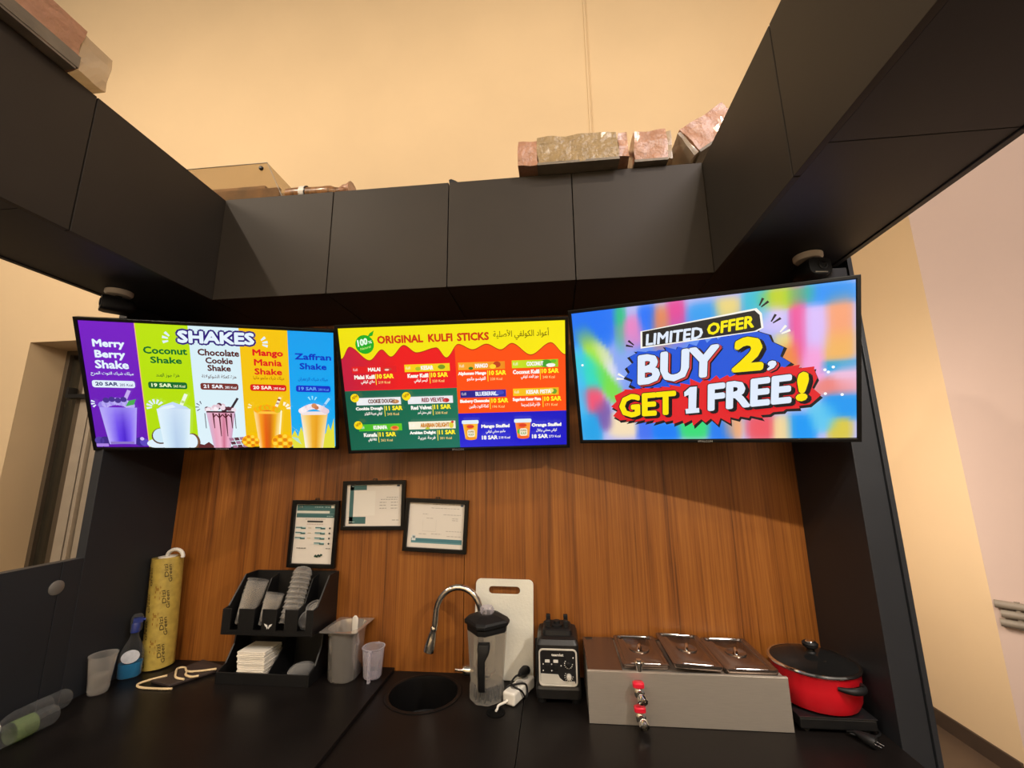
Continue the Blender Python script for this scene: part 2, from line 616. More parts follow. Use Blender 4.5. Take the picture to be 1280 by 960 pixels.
# window in its deep recess
w1 = thing('window_1', 'grey aluminium window deep in the beige recess behind the black side panel', 'window', (-5.0, 4.2, wz0))
tag(w1, kind='structure')
mb = MB().frame(wx0, wx1, wz0, wz1, 0.05, 4.15, 4.25)
mb.box(-5.33, -5.25, 4.13, 4.25, wz0, wz1)
mb.build('window_frame', M_ALUD, w1, bevel=0.004)
MB().box(-5.245, -5.13, 4.11, 4.24, wz0, wz1).box(-5.10, -5.06, 4.10, 4.24, wz0, wz1).build('sash_stile', M_ALU, w1, bevel=0.004)
MB().box(-5.05, -4.2, 4.14, 4.20, wz0, wz1).build('blind_panel', M_ALU, w1)
MB().box(wx0 + 0.05, -5.33, 4.19, 4.196, wz0 + 0.05, wz1 - 0.05).build('window_pane', M_PANE, w1)
MB().box(-5.33, -5.05, 4.02, 4.11, 0.80, 0.84).box(-5.33, -5.30, 4.02, 4.11, 0.84, 0.92).build('window_stay', M_PLASTIC, w1)
struct(MB().box(-8, -3, 4.9, 4.95, F0, 3), 'wall_outside', M_OUT)

# three bumper tubes on the return wall
d45 = Vector((1, -1, 0)).normalized()
nrm = Vector((-1, -1, 0)).normalized()
o45 = Vector((2.58, 3.0, 0))
t = thing('bumper_rail', 'grey triple bumper rail on the beige corner at the right edge', 'rail', (2.58, 3.0, -0.87))
for zz, off in ((-0.825, 0.0), (-0.875, 0.02), (-0.925, 0.01)):
    a = o45 + d45 * (0.01 + off) + nrm * 0.022 + Vector((0, 0, zz))
    MB().cyl(a, a + d45 * 1.3, 0.022, n=16).build('rail_tube', M_GREYP, t, smooth=True)
a = o45 + d45 * 0.10 + nrm * 0.02
MB().cyl(a + Vector((0, 0, -0.95)), a + Vector((0, 0, -0.80)), 0.012, n=12).build('rail_bracket', M_GREYP, t, smooth=True)

# ------------------------------------------------------------------ the booth shell
LX, RX, YW, YC = -1.894, 1.05, 2.0, 1.6
CT, CB = 1.230, 0.741            # top and bottom of the upper cabinets
struct(MB().box(LX, -0.429, YW, 2.018, -0.94, CB), 'wall_wood_left', M_WOOD)
struct(MB().box(-0.426, RX, YW, 2.018, -0.94, CB), 'wall_wood_right', M_WOOD)
struct(MB().box(LX - 0.04, RX + 0.10, 2.0185, 2.05, F0, CT - 0.01), 'wall_booth_back', M_BLACK)
struct(MB().box(LX - 0.04, LX, 1.605, 2.018, F0, CB + 0.05), 'wall_booth_left', M_BLACK, bevel=0.002)
rp = MB().box(RX, RX + 0.088, 1.62, 2.018, F0, CB - 0.001)
struct(rp, 'wall_booth_right', M_BLACK, bevel=0.002)
struct(MB().box(RX + 0.089, RX + 0.105, 1.612, 2.03, F0, CT - 0.3), 'trim_2', M_BLACK, bevel=0.001)

# low side panel on the left, with the round fixing and panel joints
t = thing('low_side_panel', 'low black side panel running forward on the left, under the window', 'panel', (LX - 0.02, 1.2, F0))
MB().box(LX - 0.04, LX, 1.532, 1.604, F0, -0.337).build('end_board', M_BLACK, t, bevel=0.0015)
MB().box(LX - 0.04, LX, 0.25, 1.530, F0, -0.337).build('long_board', M_BLACK, t, bevel=0.0015)
mb = MB().lathe([(0.026, 0), (0.026, 0.003), (0.020, 0.006), (0.001, 0.0065)], (LX, 1.523, -0.428), (1, 0, 0), 24)
mb.build('panel_fixing', mat('dull_zinc', (122, 118, 112), 0.4, 0.3), t, smooth=True, label='round pale metal fixing')

# upper cabinets
ucl = ['charcoal upper cabinet door tucked in the left corner, below the clear acrylic bin',
       'charcoal upper cabinet above the shakes and kulfi screens, second door from the left corner',
       'charcoal upper cabinet directly above the kulfi screen, left of the olive wrapped carton',
       'charcoal upper cabinet beside the right corner, below the pink wrapped cartons']
seams = [-1.486, -0.958, -0.428, 0.106, 0.644]
for i in range(4):
    a, b = seams[i] + 0.002, seams[i + 1] - 0.002
    t = thing('upper_cabinet', ucl[i], 'cabinet', ((a + b) / 2, 1.8, CB), group='upper cabinets along the back')
    MB().box(a, b, 1.6185, 1.998, CB, CT - 0.002).build('carcass', M_BLACK, t, bevel=0.001)
    MB().box(a, b, 1.600, 1.618, CB - 0.001, CT).build('door', M_DOOR, t, bevel=0.0015)
for s, xi, xo in ((-1, -1.486, LX), (1, 0.644, 1.07)):
    side = 'left' if s < 0 else 'right'
    for k, (y0, y1, d0, d1) in enumerate(((0.93, 1.998, 1.047, 1.998 if s > 0 else 1.998), (0.40, 0.928, 0.40, 1.043))):
        where = ('the back corner' if k == 0 else 'the front edge, nearer the viewer')
        t = thing('side_cabinet', 'long black upper cabinet on the %s side at %s' % (side, where), 'cabinet', ((xi + xo) / 2, (y0 + y1) / 2, CB), group='side upper cabinets')
        xa, xb = sorted((xi + s * 0.0185, xo))
        MB().box(xa, xb, y0, y1, CB, CT - 0.002).build('carcass', M_BLACK, t, bevel=0.001)
        xa, xb = sorted((xi, xi + s * 0.018))
        MB().box(xa, xb, d0, d1, CB - 0.001, CT).build('door', M_DOOR, t, bevel=0.0015)
        xa, xb = sorted((xo + s * 0.001, xo + s * 0.022))
        MB().box(xa, xb, y0, 1.60 if k == 0 else y1, CB - 0.004, CT - 0.2).build('edge_strip', M_BLACK, t, bevel=0.002)

# ------------------------------------------------------------------ worktops
ZL, ZR = -0.862, -0.875
YF = 1.20
t = thing('worktop', 'long black worktop on the left holding the cup organizer and bottles', 'worktop', (-1.3, 1.6, ZL - 0.05))
MB().box(LX + 0.001, -0.734, YF, 1.999, ZL - 0.05, ZL).build('slab', M_WORKTOP, t, bevel=0.002)
# worktop with the sink opening
SX, SY, SRAD = -0.548, 1.826, 0.138
x0, x1, y0, y1 = -0.732, -0.149, YF, 1.999
t = thing('sink_worktop', 'black worktop around the round sink in the middle', 'worktop', (-0.44, 1.6, ZR - 0.05))
mb = MB()
N = 48
angs = sorted(set([TAU * i / N for i in range(N)] + [math.atan2(cy - SY, cx - SX) % TAU for cx in (x0, x1) for cy in (y0, y1)]))


def to_edge(a):
    c, s = math.cos(a), math.sin(a)
    ts = []
    if abs(c) > 1e-9:
        ts.append(((x1 if c > 0 else x0) - SX) / c)
    if abs(s) > 1e-9:
        ts.append(((y1 if s > 0 else y0) - SY) / s)
    k = min(ts)
    return SX + c * k, SY + s * k


loops = []
for z in (ZR, ZR - 0.05):
    loops.append(([mb.bm.verts.new((SX + SRAD * math.cos(a), SY + SRAD * math.sin(a), z)) for a in angs], [mb.bm.verts.new((*to_edge(a), z)) for a in angs]))
n = len(angs)
for i in range(n):
    j = (i + 1) % n
    for inn, out in loops:
        mb.face([inn[i], inn[j], out[j], out[i]])
    mb.face([loops[0][1][i], loops[0][1][j], loops[1][1][j], loops[1][1][i]])
    mb.face([loops[0][0][i], loops[0][0][j], loops[1][0][j], loops[1][0][i]])
mb.build('slab', M_WORKTOP, t)
mb = MB().lathe([(0.030, 0.0), (0.034, 0.0), (0.034, 0.0025), (0.030, 0.003), (0.027, 0.0006), (0.001, 0.0006)], (-0.243, 1.712, ZR), n=28)
mb.build('cable_grommet', mat('grommet_hole_dark', (7, 7, 7), 0.7, spec=0.1), t, smooth=True, label='black round cable hole')  # flat near-black disc inside the ring stands in for the hole's darkness
t = thing('worktop', 'black worktop on the right under the blender base and bain-marie', 'worktop', (0.45, 1.6, ZR - 0.05))
MB().box(-0.147, RX - 0.001, YF, 1.999, ZR - 0.05, ZR).build('slab', M_WORKTOP, t, bevel=0.0015)
for xa, xb, zt, lb in ((LX + 0.001, -0.735, ZL, 'black base cabinet under the left worktop'), (-0.731, RX - 0.001, ZR, 'black base cabinet under the sink and right worktop')):
    t = thing('base_cabinet', lb, 'cabinet', ((xa + xb) / 2, 1.6, F0))
    if xa < -1:
        MB().box(xa, xb, YF + 0.03, 1.995, F0, zt - 0.0505).build('carcass', M_BLACK, t)
    else:
        MB().box(-0.33, xb, YF + 0.03, 1.995, F0, zt - 0.0505).box(xa, -0.331, YF + 0.03, 1.995, F0, zt - 0.25).build('carcass', M_BLACK, t)
    n_ = 2 if xa < -1 else 3
    for k in range(n_):
        w_ = (xb - xa) / n_
        MB().box(xa + k * w_ + 0.002, xa + (k + 1) * w_ - 0.002, YF + 0.01, YF + 0.028, F0 + 0.08, zt - 0.06).build('door', M_DOOR, t, bevel=0.001)

# sink bowl
t = thing('sink', 'round black inset sink bowl in the middle worktop', 'sink', (SX, SY, ZR))
mb = MB().lathe([(SRAD + 0.014, 0.0006), (SRAD + 0.014, 0.0022), (SRAD + 0.004, 0.004), (SRAD - 0.003, 0.002), (SRAD - 0.006, -0.01), (SRAD - 0.010, -0.12), (SRAD - 0.04, -0.15), (0.03, -0.155), (0.001, -0.155)], (SX, SY, ZR), n=56, caps=(False, True))
mb.build('bowl', mat('black_composite', (16, 15, 15), 0.4, spec=0.15), t, smooth=True)
MB().lathe([(0.024, -0.153), (0.024, -0.150), (0.012, -0.151), (0.001, -0.151)], (SX, SY, ZR), n=24).build('drain', M_CHROME, t, smooth=True)

# ------------------------------------------------------------------ faucet
t = thing('faucet', 'chrome gooseneck faucet arching over the round sink', 'faucet', (-0.332, 1.905, ZR))
FX, FY = -0.332, 1.905
MB().lathe([(0.026, 0), (0.026, 0.006), (0.021, 0.010), (0.021, 0.085), (0.015, 0.095)], (FX, FY, ZR), n=28).build('body', M_CHROME, t, smooth=True)
pts = [(FX, FY, ZR + 0.09), (FX, FY, -0.70), (FX, FY, -0.62)]
for k in range(1, 16):
    a = math.pi * k / 16 * 1.06
    pts.append((FX - 0.098 + 0.098 * math.cos(a), FY, -0.615 + 0.112 * math.sin(a)))
pts += [(-0.531, FY, -0.655), (-0.533, FY, -0.665)]
MB().tube(pts, 0.0135, 16).build('spout', M_CHROME, t, smooth=True)
mb = MB().lathe([(0.014, 0), (0.016, 0.004), (0.016, 0.012), (0.014, 0.016), (0.020, 0.045), (0.024, 0.078), (0.024, 0.098), (0.021, 0.100), (0.001, 0.098)], (-0.533, FY, -0.660), (-0.22, 0.0, -1), 24)
mb.build('spray_head', M_CHROME, t, smooth=True)
mb = MB().lathe([(0.014, 0), (0.019, 0.006), (0.019, 0.045), (0.014, 0.055), (0.006, 0.056), (0.005, 0.085), (0.007, 0.088), (0.001, 0.09)], (FX - 0.018, FY - 0.004, ZR + 0.055), (-1, -0.15, 0.05), 24)
mb.build('handle', M_CHROME, t, smooth=True)

# ------------------------------------------------------------------ chopping board
t = thing('chopping_board', 'white plastic chopping board with a slot handle leaning on the wooden wall', 'board', (-0.245, 1.95, ZR))
bw, bh, bt = 0.256, 0.388, 0.014
outer = rrect(0, bh / 2, bw, bh, 0.022, 6)
slot = rrect(0, bh - 0.045, 0.138, 0.030, 0.0145, 6)
mb = MB()


def ring_plate(mb, outer, hole, y0, y1):
    """flat plate with one hole, both given counter-clockwise in xz; bridged by nearest angle"""
    hx = sum(p[0] for p in hole) / len(hole)
    hz = sum(p[1] for p in hole) / len(hole)
    A = [[mb.bm.verts.new((p[0], y, p[1])) for p in outer] for y in (y0, y1)]
    B = [[mb.bm.verts.new((p[0], y, p[1])) for p in hole] for y in (y0, y1)]
    n = len(outer)
    for y in (0, 1):
        for i in range(n):
            mb.face([A[y][i], A[y][(i + 1) % n], B[y][(i + 1) % n], B[y][i]])
    for L in (A, B):
        for i in range(n):
            mb.face([L[0][i], L[0][(i + 1) % n], L[1][(i + 1) % n], L[1][i]])


ring_plate(mb, outer, slot, -bt / 2, bt / 2)
M = Matrix.Rotation(math.radians(-5.5), 4, 'X')
bmesh.ops.transform(mb.bm, matrix=Matrix.Translation((-0.246, 1.951, ZR + 0.001)) @ Matrix.Rotation(math.radians(0.8), 4, 'Y') @ M, verts=mb.bm.verts)
mb.build('board_body', M_BOARD, t, bevel=0.003)
tag(t, group=None)

# ------------------------------------------------------------------ televisions
TW, TH = 0.97, 0.56
SW, SH = 0.943, 0.531


def television(label, loc, rot):
    t = thing('television', label, 'television', loc, rot, 'menu televisions')
    MB().frame(-TW / 2, TW / 2, -TH / 2, TH / 2, 0.0125, -0.006, 0.022).build('bezel', M_TVCASE, t, local=True, bevel=0.002)
    MB().box(-TW / 2 + 0.004, TW / 2 - 0.004, 0.006, 0.034, -TH / 2 + 0.004, TH / 2 - 0.004).box(-0.33, 0.33, 0.034, 0.062, -0.22, 0.12).build('back_housing', M_PLASTIC, t, local=True, bevel=0.006)
    for x in (-0.12, 0.12):
        MB().box(x - 0.015, x + 0.015, 0.062, 0.075, -0.2, 0.2).build('wall_bracket', M_BLACK, t, local=True)
    a = Art(0.05, 0.0075)
    a.line('IFFALCON', 0, 1, 0, 1, (205, 202, 196), 0.01)
    a.build('brand_lettering', M_INK, t, -0.0064, (0.0, -TH / 2 + 0.0066))
    return t


def splat(a, u, v, r, c, angs, w=0.006, r0=0.5):
    A = a.w / a.h
    for k, d in enumerate(angs):
        ca, sa = math.cos(math.radians(d)), math.sin(math.radians(d))
        a.stroke(u + ca * r * r0, v + sa * r * r0 * A, u + ca * r, v + sa * r * A, w * 0.5, c, 1 if k == 0 else 0, w)


def mixc(a, b, k):
    return tuple(a[i] * (1 - k) + b[i] * k for i in range(3))


def tumbler(a, x0, x1, xb0, xb1, v0, v1, cols, edge, inset=0.0):
    """a glass seen from the front: vertical bands blending left to right and top to bottom"""
    n = len(cols)
    a.k += 1
    top = lambda k: x0 + (x1 - x0) * k / (n - 1)
    bot = lambda k: xb0 + (xb1 - xb0) * k / (n - 1)
    rows = 5
    for k in range(n - 1):
        for r in range(rows):
            t0, t1 = r / rows, (r + 1) / rows
            P = lambda kk, tt: (bot(kk) * (1 - tt) + top(kk) * tt, v0 + (v1 - v0) * tt)
            C = lambda kk, tt: mixc(cols[kk], edge, inset * (tt ** 2))
            a.add([P(k, t0), P(k + 1, t0), P(k + 1, t1), P(k, t1)], [C(k, t0), C(k + 1, t0), C(k + 1, t1), C(k, t1)])


rnd = random.Random(7)
# --- shakes menu
tl = television('television showing the five-column SHAKES menu, leftmost of the three screens', (-1.436, 1.638, 0.346), (math.radians(24.6), math.radians(-0.1), math.radians(17.7)))
a = Art(SW, SH)
WH = (226, 240, 252)
cols = [((118, 24, 196), (96, 16, 176)), ((188, 226, 0), (176, 220, 0)), ((214, 238, 246), (222, 242, 250)), ((247, 196, 0), (240, 190, 0)), ((0, 158, 238), (0, 172, 240))]
for k, (c0, c1) in enumerate(cols):
    a.rect(k * 0.2 + (0.003 if k else 0), 0, (k + 1) * 0.2 + 0.003, 1, [c1, c1, c0, c0], 0)
a.rect(0.201, 0, 0.2045, 1, (250, 190, 110))
# heading
a.text('SHAKES', (0.358, 0.862), (0.664, 0.868), (0.360, 0.962), (48, 26, 120), 0.036, 1, 0.0075)
a.text('SHAKES', (0.358, 0.862), (0.664, 0.868), (0.360, 0.962), WH, 0.036)
splat(a, 0.345, 0.885, 0.045, WH, (135, 165, 195), 0.012)
splat(a, 0.675, 0.885, 0.045, WH, (10, 40, -15), 0.012)
B = 0.026
for s, u0, u1, v0, v1, c in (
        ('Merry', 0.040, 0.157, 0.790, 0.866, WH), ('Berry', 0.043, 0.155, 0.707, 0.783, WH), ('Shake', 0.039, 0.163, 0.640, 0.706, WH),
        ('Coconut', 0.224, 0.392, 0.768, 0.826, (0, 108, 44)), ('Shake', 0.247, 0.368, 0.695, 0.748, (0, 108, 44)),
        ('Chocolate', 0.433, 0.599, 0.769, 0.824, (84, 28, 26)), ('Cookie', 0.461, 0.571, 0.706, 0.758, (84, 28, 26)), ('Shake', 0.467, 0.561, 0.646, 0.697, (84, 28, 26)),
        ('Mango', 0.654, 0.782, 0.768, 0.838, (222, 22, 28)), ('Mania', 0.658, 0.775, 0.702, 0.758, (222, 22, 28)), ('Shake', 0.658, 0.774, 0.628, 0.682, (222, 22, 28)),
        ('Zaffran', 0.831, 0.989, 0.765, 0.818, (14, 50, 190)), ('Shake', 0.850, 0.968, 0.684, 0.738, (14, 50, 190))):
    a.line(s, u0, u1, v0, v1, c, B)
for s, u0, u1, c in (('ميلك شيك التوت المرح', 0.020, 0.178, WH), ('هزة جوز الهند', 0.263, 0.354, (40, 90, 30)), ('هزة كعكة الشوكولاتة', 0.442, 0.582, (84, 40, 40)),
                     ('ميلك شيك مانجو مانيا', 0.652, 0.782, (170, 90, 0)), ('ميلك شيك الزعفران', 0.842, 0.972, (14, 80, 190))):
    a.ar(s, u0, u1, 0.582, 0.618, c, 0.006)
for u0, u1, bc, s, kc, tc in ((0.020, 0.179, WH, '20 SAR', '205 Kcal', (44, 52, 110)), (0.230, 0.381, (8, 104, 40), '19 SAR', '265 Kcal', (236, 250, 200)), (0.434, 0.588, (118, 44, 40), '21 SAR', '285 Kcal', (240, 244, 250)),
                              (0.637, 0.790, (216, 14, 20), '20 SAR', '295 Kcal', (255, 240, 220)), (0.832, 0.984, (0, 44, 196), '19 SAR', '280 Kcal', (90, 160, 236))):
    a.pill(u0, 0.492, u1, 0.548, bc, 0.3)
    w = u1 - u0
    a.line(s, u0 + 0.012, u0 + w * 0.60, 0.506, 0.536, tc, 0.03)
    a.line(kc, u0 + w * 0.64, u1 - 0.008, 0.506, 0.526, tc, 0.01)
# blueberry shake
a.disc(0.04, 0.055, 0.022, (58, 34, 128)); a.disc(0.018, 0.06, 0.018, (80, 60, 160), up=0)
a.rect(0.004, 0.01, 0.05, 0.035, (170, 130, 226))
a.disc(0.175, 0.05, 0.022, (56, 30, 140)); a.disc(0.190, 0.045, 0.018, (90, 70, 190), up=1); a.disc(0.182, 0.075, 0.008, (210, 190, 250))
a.stroke(0.128, 0.37, 0.156, 0.475, 0.014, (196, 170, 240))
for k in range(9):
    x = 0.05 + 0.013 * k
    a.disc(x, 0.345 + 0.038 * math.sin(math.pi * (k + 0.5) / 9), 0.017, mixc((150, 130, 230), (206, 196, 250), (k * 37 % 10) / 10), up=1 if k == 0 else 0)
for k in range(4):
    a.disc(0.065 + 0.022 * k, 0.392 + 0.008 * (k % 2), 0.012, (66, 44, 140), up=1 if k == 0 else 0)
tumbler(a, 0.036, 0.178, 0.055, 0.156, 0.03, 0.335, [(190, 176, 250), (150, 128, 244), (98, 58, 232), (70, 26, 206), (120, 84, 240), (176, 158, 250)], (176, 164, 248), 0.7)
a.rect(0.060, 0.032, 0.150, 0.052, (140, 120, 200))
a.poly([(0.136, 0.345), (0.150, 0.39), (0.178, 0.405), (0.168, 0.36)], (70, 170, 80))
splat(a, 0.036, 0.37, 0.028, WH, (160, 190, 220), 0.008)
# coconut shake
a.disc(0.245, 0.035, 0.045, WH, 0.04); a.disc(0.258, 0.10, 0.036, (92, 60, 40), 0.070, rot=-0.5); a.disc(0.259, 0.104, 0.032, (206, 232, 246), 0.062, rot=-0.5)
a.disc(0.385, 0.05, 0.030, (120, 78, 54), 0.075); a.disc(0.380, 0.055, 0.024, WH, 0.062)
a.stroke(0.352, 0.36, 0.376, 0.455, 0.014, (240, 250, 226)); a.stroke(0.358, 0.38, 0.362, 0.40, 0.012, (190, 216, 120))
a.poly([(0.256, 0.325), (0.275, 0.355), (0.302, 0.375), (0.320, 0.388), (0.342, 0.372), (0.372, 0.35), (0.388, 0.325)], (198, 218, 246))
a.poly([(0.262, 0.33), (0.285, 0.352), (0.318, 0.366), (0.330, 0.345), (0.300, 0.33)], WH)
tumbler(a, 0.254, 0.388, 0.268, 0.368, 0.0, 0.33, [(226, 244, 252), (206, 230, 248), (184, 208, 236), (196, 220, 242), (226, 244, 252)], WH, 0.5)
splat(a, 0.252, 0.345, 0.036, WH, (70, 100, 130, 160, 190, 40), 0.010, 0.4)
# chocolate cookie shake
a.poly([(0.405, 0.0), (0.41, 0.035), (0.43, 0.025), (0.45, 0.05), (0.468, 0.02), (0.48, 0.0)], (96, 40, 44))
a.stroke(0.556, 0.345, 0.584, 0.43, 0.010, (44, 34, 44))
tumbler(a, 0.450, 0.570, 0.470, 0.540, 0.0, 0.315, [(214, 176, 206), (232, 160, 186), (240, 176, 200), (206, 110, 140), (236, 170, 196), (206, 168, 200)], (224, 196, 214), 0.25)
for x in (0.478, 0.503, 0.530, 0.552):
    a.stroke(x, 0.30, x + 0.002, 0.10 if x in (0.503, 0.530) else 0.17, 0.007, (74, 14, 32), 1, 0.003)
for x in (0.490, 0.516, 0.541):
    a.stroke(x - 0.012, 0.262, x, 0.290, 0.005, (84, 18, 36), 0); a.stroke(x, 0.290, x + 0.012, 0.262, 0.005, (84, 18, 36), 0)
for k in range(26):
    x = 0.450 + 0.122 * rnd.random()
    a.disc(x, 0.322 + 0.055 * rnd.random() * (1 - abs(x - 0.51) / 0.08), 0.010, rnd.choice([(240, 222, 232), (224, 196, 208), (92, 40, 56), (250, 240, 246), (56, 24, 34)]), up=1 if k in (0, 10, 20) else 0)
a.rect(0.452, 0.305, 0.566, 0.318, (50, 14, 26))
for x in (0.445, 0.568):
    a.stroke(x, 0.30, x + 0.001, 0.17, 0.003, (60, 40, 60), 0)
for i in range(3):
    for j in range(4):
        p = (0.535 + 0.022 * j + 0.006 * i, 0.085 - 0.032 * i + 0.004 * j)
        a.poly([p, (p[0] + 0.019, p[1] + 0.004), (p[0] + 0.024, p[1] - 0.022), (p[0] + 0.005, p[1] - 0.026)], (92, 46, 62) if (i + j) % 2 else (168, 116, 146), 1 if i == j == 0 else 0)
splat(a, 0.440, 0.35, 0.030, (70, 60, 84), (110, 145, 180, 215), 0.005)
# mango shake
a.stroke(0.742, 0.35, 0.764, 0.445, 0.012, (250, 240, 214)); a.stroke(0.750, 0.385, 0.753, 0.40, 0.012, (150, 60, 40), 0); a.stroke(0.757, 0.415, 0.760, 0.43, 0.012, (150, 60, 40), 1)
tumbler(a, 0.648, 0.768, 0.664, 0.738, 0.0, 0.335, [(255, 226, 150), (250, 150, 10), (226, 88, 0), (206, 96, 0), (240, 170, 0), (255, 232, 150)], (255, 220, 120), 0.18)
a.rect(0.660, 0.300, 0.752, 0.322, (255, 196, 60))
for k in range(9):
    a.disc(0.662 + 0.011 * k, 0.335 + 0.022 * math.sin(math.pi * k / 8), 0.014, rnd.choice([(255, 176, 0), (255, 206, 40), (220, 190, 20), (255, 150, 0)]), up=1 if k == 0 else 0)
a.poly([(0.744, 0.02), (0.764, 0.33), (0.770, 0.33), (0.752, 0.02)], (255, 246, 206))
for cx, cy, r in ((0.628, 0.06, 0.038), (0.766, 0.055, 0.048)):
    a.disc(cx, cy, r, (255, 178, 0), r * 1.45)
    for i in range(4):
        for j in range(4):
            if (i - 1.5) ** 2 + (j - 1.5) ** 2 < 3.6:
                a.disc(cx + (i - 1.5) * r * 0.46, cy + (j - 1.5) * r * 0.68, r * 0.20, (255, 214, 60) if (i + j) % 2 else (226, 130, 0), up=1 if i == 0 and j == 1 else 0)
splat(a, 0.772, 0.345, 0.036, (255, 248, 224), (10, 40, 70), 0.012)
splat(a, 0.655, 0.355, 0.030, (255, 240, 180), (150, 180), 0.008)
# saffron shake
a.poly([(0.812, 0.0), (0.806, 0.10), (0.822, 0.16), (0.835, 0.10), (0.850, 0.19), (0.866, 0.10), (0.960, 0.13), (0.972, 0.22), (0.983, 0.16), (0.998, 0.27), (1.0, 0.0)], (226, 222, 60))
a.poly([(0.805, 0.20), (0.83, 0.16), (0.85, 0.12), (0.832, 0.155)], (240, 236, 150)); a.poly([(0.806, 0.10), (0.835, 0.09), (0.85, 0.03), (0.828, 0.06)], (180, 220, 200))
a.stroke(0.942, 0.345, 0.980, 0.445, 0.011, (170, 220, 250)); a.stroke(0.955, 0.378, 0.961, 0.395, 0.011, (40, 130, 220), 0)
tumbler(a, 0.850, 0.972, 0.866, 0.946, 0.0, 0.325, [(246, 244, 236), (248, 218, 140), (240, 176, 44), (232, 158, 20), (246, 200, 90), (244, 226, 190)], (240, 170, 40), 0.35)
a.poly([(0.853, 0.325), (0.857, 0.295), (0.966, 0.30), (0.970, 0.33)], (240, 226, 226))
for k in range(13):
    x = 0.856 + 0.009 * k
    a.disc(x, 0.332 + 0.04 * math.sin(math.pi * k / 12), 0.014, rnd.choice([(246, 232, 236), (230, 206, 214), (252, 244, 244)]), up=1 if k == 0 else 0)
a.disc(0.912, 0.378, 0.012, (214, 140, 90)); a.disc(0.922, 0.362, 0.010, (196, 120, 80), up=0)
splat(a, 0.905, 0.40, 0.036, (150, 230, 250), (60, 90, 120), 0.007)
a.build('display', M_SCREEN, tl, -0.001)

# --- kulfi menu
tm = television('television showing the ORIGINAL KULFI STICKS menu, middle of the three screens', (-0.417, 1.716, 0.335), (math.radians(21.7), math.radians(-0.8), math.radians(3.6)))
a = Art(SW, SH)
a.rect(0, 0, 1, 1, [(240, 222, 0), (250, 236, 0), (250, 232, 0), (240, 226, 0)], 0)
drip = [(0.0, 0.760), (0.043, 0.855), (0.128, 0.743), (0.187, 0.825), (0.225, 0.766), (0.287, 0.854), (0.342, 0.792), (0.432, 0.826), (0.473, 0.744), (0.529, 0.847), (0.593, 0.801), (0.654, 0.841), (0.717, 0.793), (0.766, 0.840), (0.848, 0.745), (0.937, 0.835), (1.0, 0.738)]


def drip_v(u):
    for (a0, b0), (a1, b1) in zip(drip, drip[1:]):
        if a0 <= u <= a1:
            k = (u - a0) / (a1 - a0)
            k = k * k * (3 - 2 * k)
            return b0 + (b1 - b0) * k
    return drip[-1][1]


for dy, shift in ((0.0, 0), (-0.008, 1)):
    a.k += 1
    NN = 160
    for i in range(NN):
        u0, u1 = i / NN, (i + 1) / NN
        if shift == 0:
            c0 = c1 = (176, 40, 10) if u0 < 0.51 else (190, 50, 0)
        else:
            c0 = mixc((196, 20, 60), (238, 20, 24), min(1, u0 * 4)) if u0 < 0.51 else (255, 78, 4)
        a.add([(u0, 0.45), (u1, 0.45), (u1, drip_v(u1) + dy), (u0, drip_v(u0) + dy)], c0)
a.rect(0, 0, 0.512, 0.498, [(0, 96, 72), (20, 112, 92), (0, 110, 78), (0, 88, 66)])
a.rect(0.509, 0.27, 1, 0.5, (255, 78, 4), 0)
a.rect(0.510, 0, 1, 0.285, [(40, 40, 214), (8, 6, 196), (4, 4, 190), (8, 6, 190)])
# leaf badge
a.disc(0.113, 0.868, 0.042, (16, 170, 30)); a.poly([(0.128, 0.925), (0.140, 0.955), (0.160, 0.975), (0.152, 0.935)], (16, 170, 30))
a.text('100', (0.082, 0.850), (0.128, 0.868), (0.080, 0.905), (226, 250, 226), 0.03); a.text('%', (0.130, 0.872), (0.147, 0.877), (0.130, 0.895), (226, 250, 226), 0.02)
a.text('Natural', (0.093, 0.823), (0.140, 0.842), (0.092, 0.842), (190, 240, 120), 0.01)
a.line('ORIGINAL', 0.171, 0.376, 0.868, 0.932, (206, 48, 22), 0.03); a.line('KULFI', 0.398, 0.506, 0.868, 0.932, (206, 48, 22), 0.03); a.line('STICKS', 0.526, 0.667, 0.868, 0.932, (206, 48, 22), 0.03)
a.ar('أعواد الكولفي الأصلية', 0.686, 0.930, 0.862, 0.950, (110, 96, 10), 0.004)
WT, YL = (250, 246, 236), (255, 236, 40)


def kulfi(b, barc, word, wc, extra, nm, nx, arb, price, px, kcal, bar_c2=None):
    u0, u1, v0, v1 = b
    a.rect(u0, v0, u1, v1, [barc, bar_c2 or barc, bar_c2 or barc, barc])
    w, h = u1 - u0, v1 - v0
    for p in extra:
        a.disc(u0 + w * p[0], v0 + h * p[1], w * p[2], p[3], h * p[4])
    a.line('Kulfi', u0 + w * 0.03, u0 + w * 0.13, v0 + h * 0.35, v0 + h * 0.75, mixc(barc, WT, 0.75), 0.01)
    k = 0.5 if len(word) < 9 else 0.56
    ww = min(0.62, 0.045 * len(word) + 0.05)
    a.line(word, u0 + w * (k - ww / 2), u0 + w * (k + ww / 2), v0 + h * 0.22, v0 + h * 0.80, wc, 0.03)
    vb = v0 - 0.042
    a.line(nm, nx[0], nx[1], vb - 0.006, vb + 0.028, WT, 0.036)
    a.ar(arb, nx[0] + (nx[1] - nx[0]) * 0.30, nx[1] - 0.004, vb - 0.050, vb - 0.014, WT, 0.012)
    a.rect(px - 0.007, vb - 0.055, px - 0.0045, vb + 0.033, YL)
    a.line(price, px, px + 0.076, vb - 0.006, vb + 0.032, YL, 0.034)
    a.line(kcal, px + 0.004, px + 0.058, vb - 0.046, vb - 0.026, (250, 214, 130), 0.008)


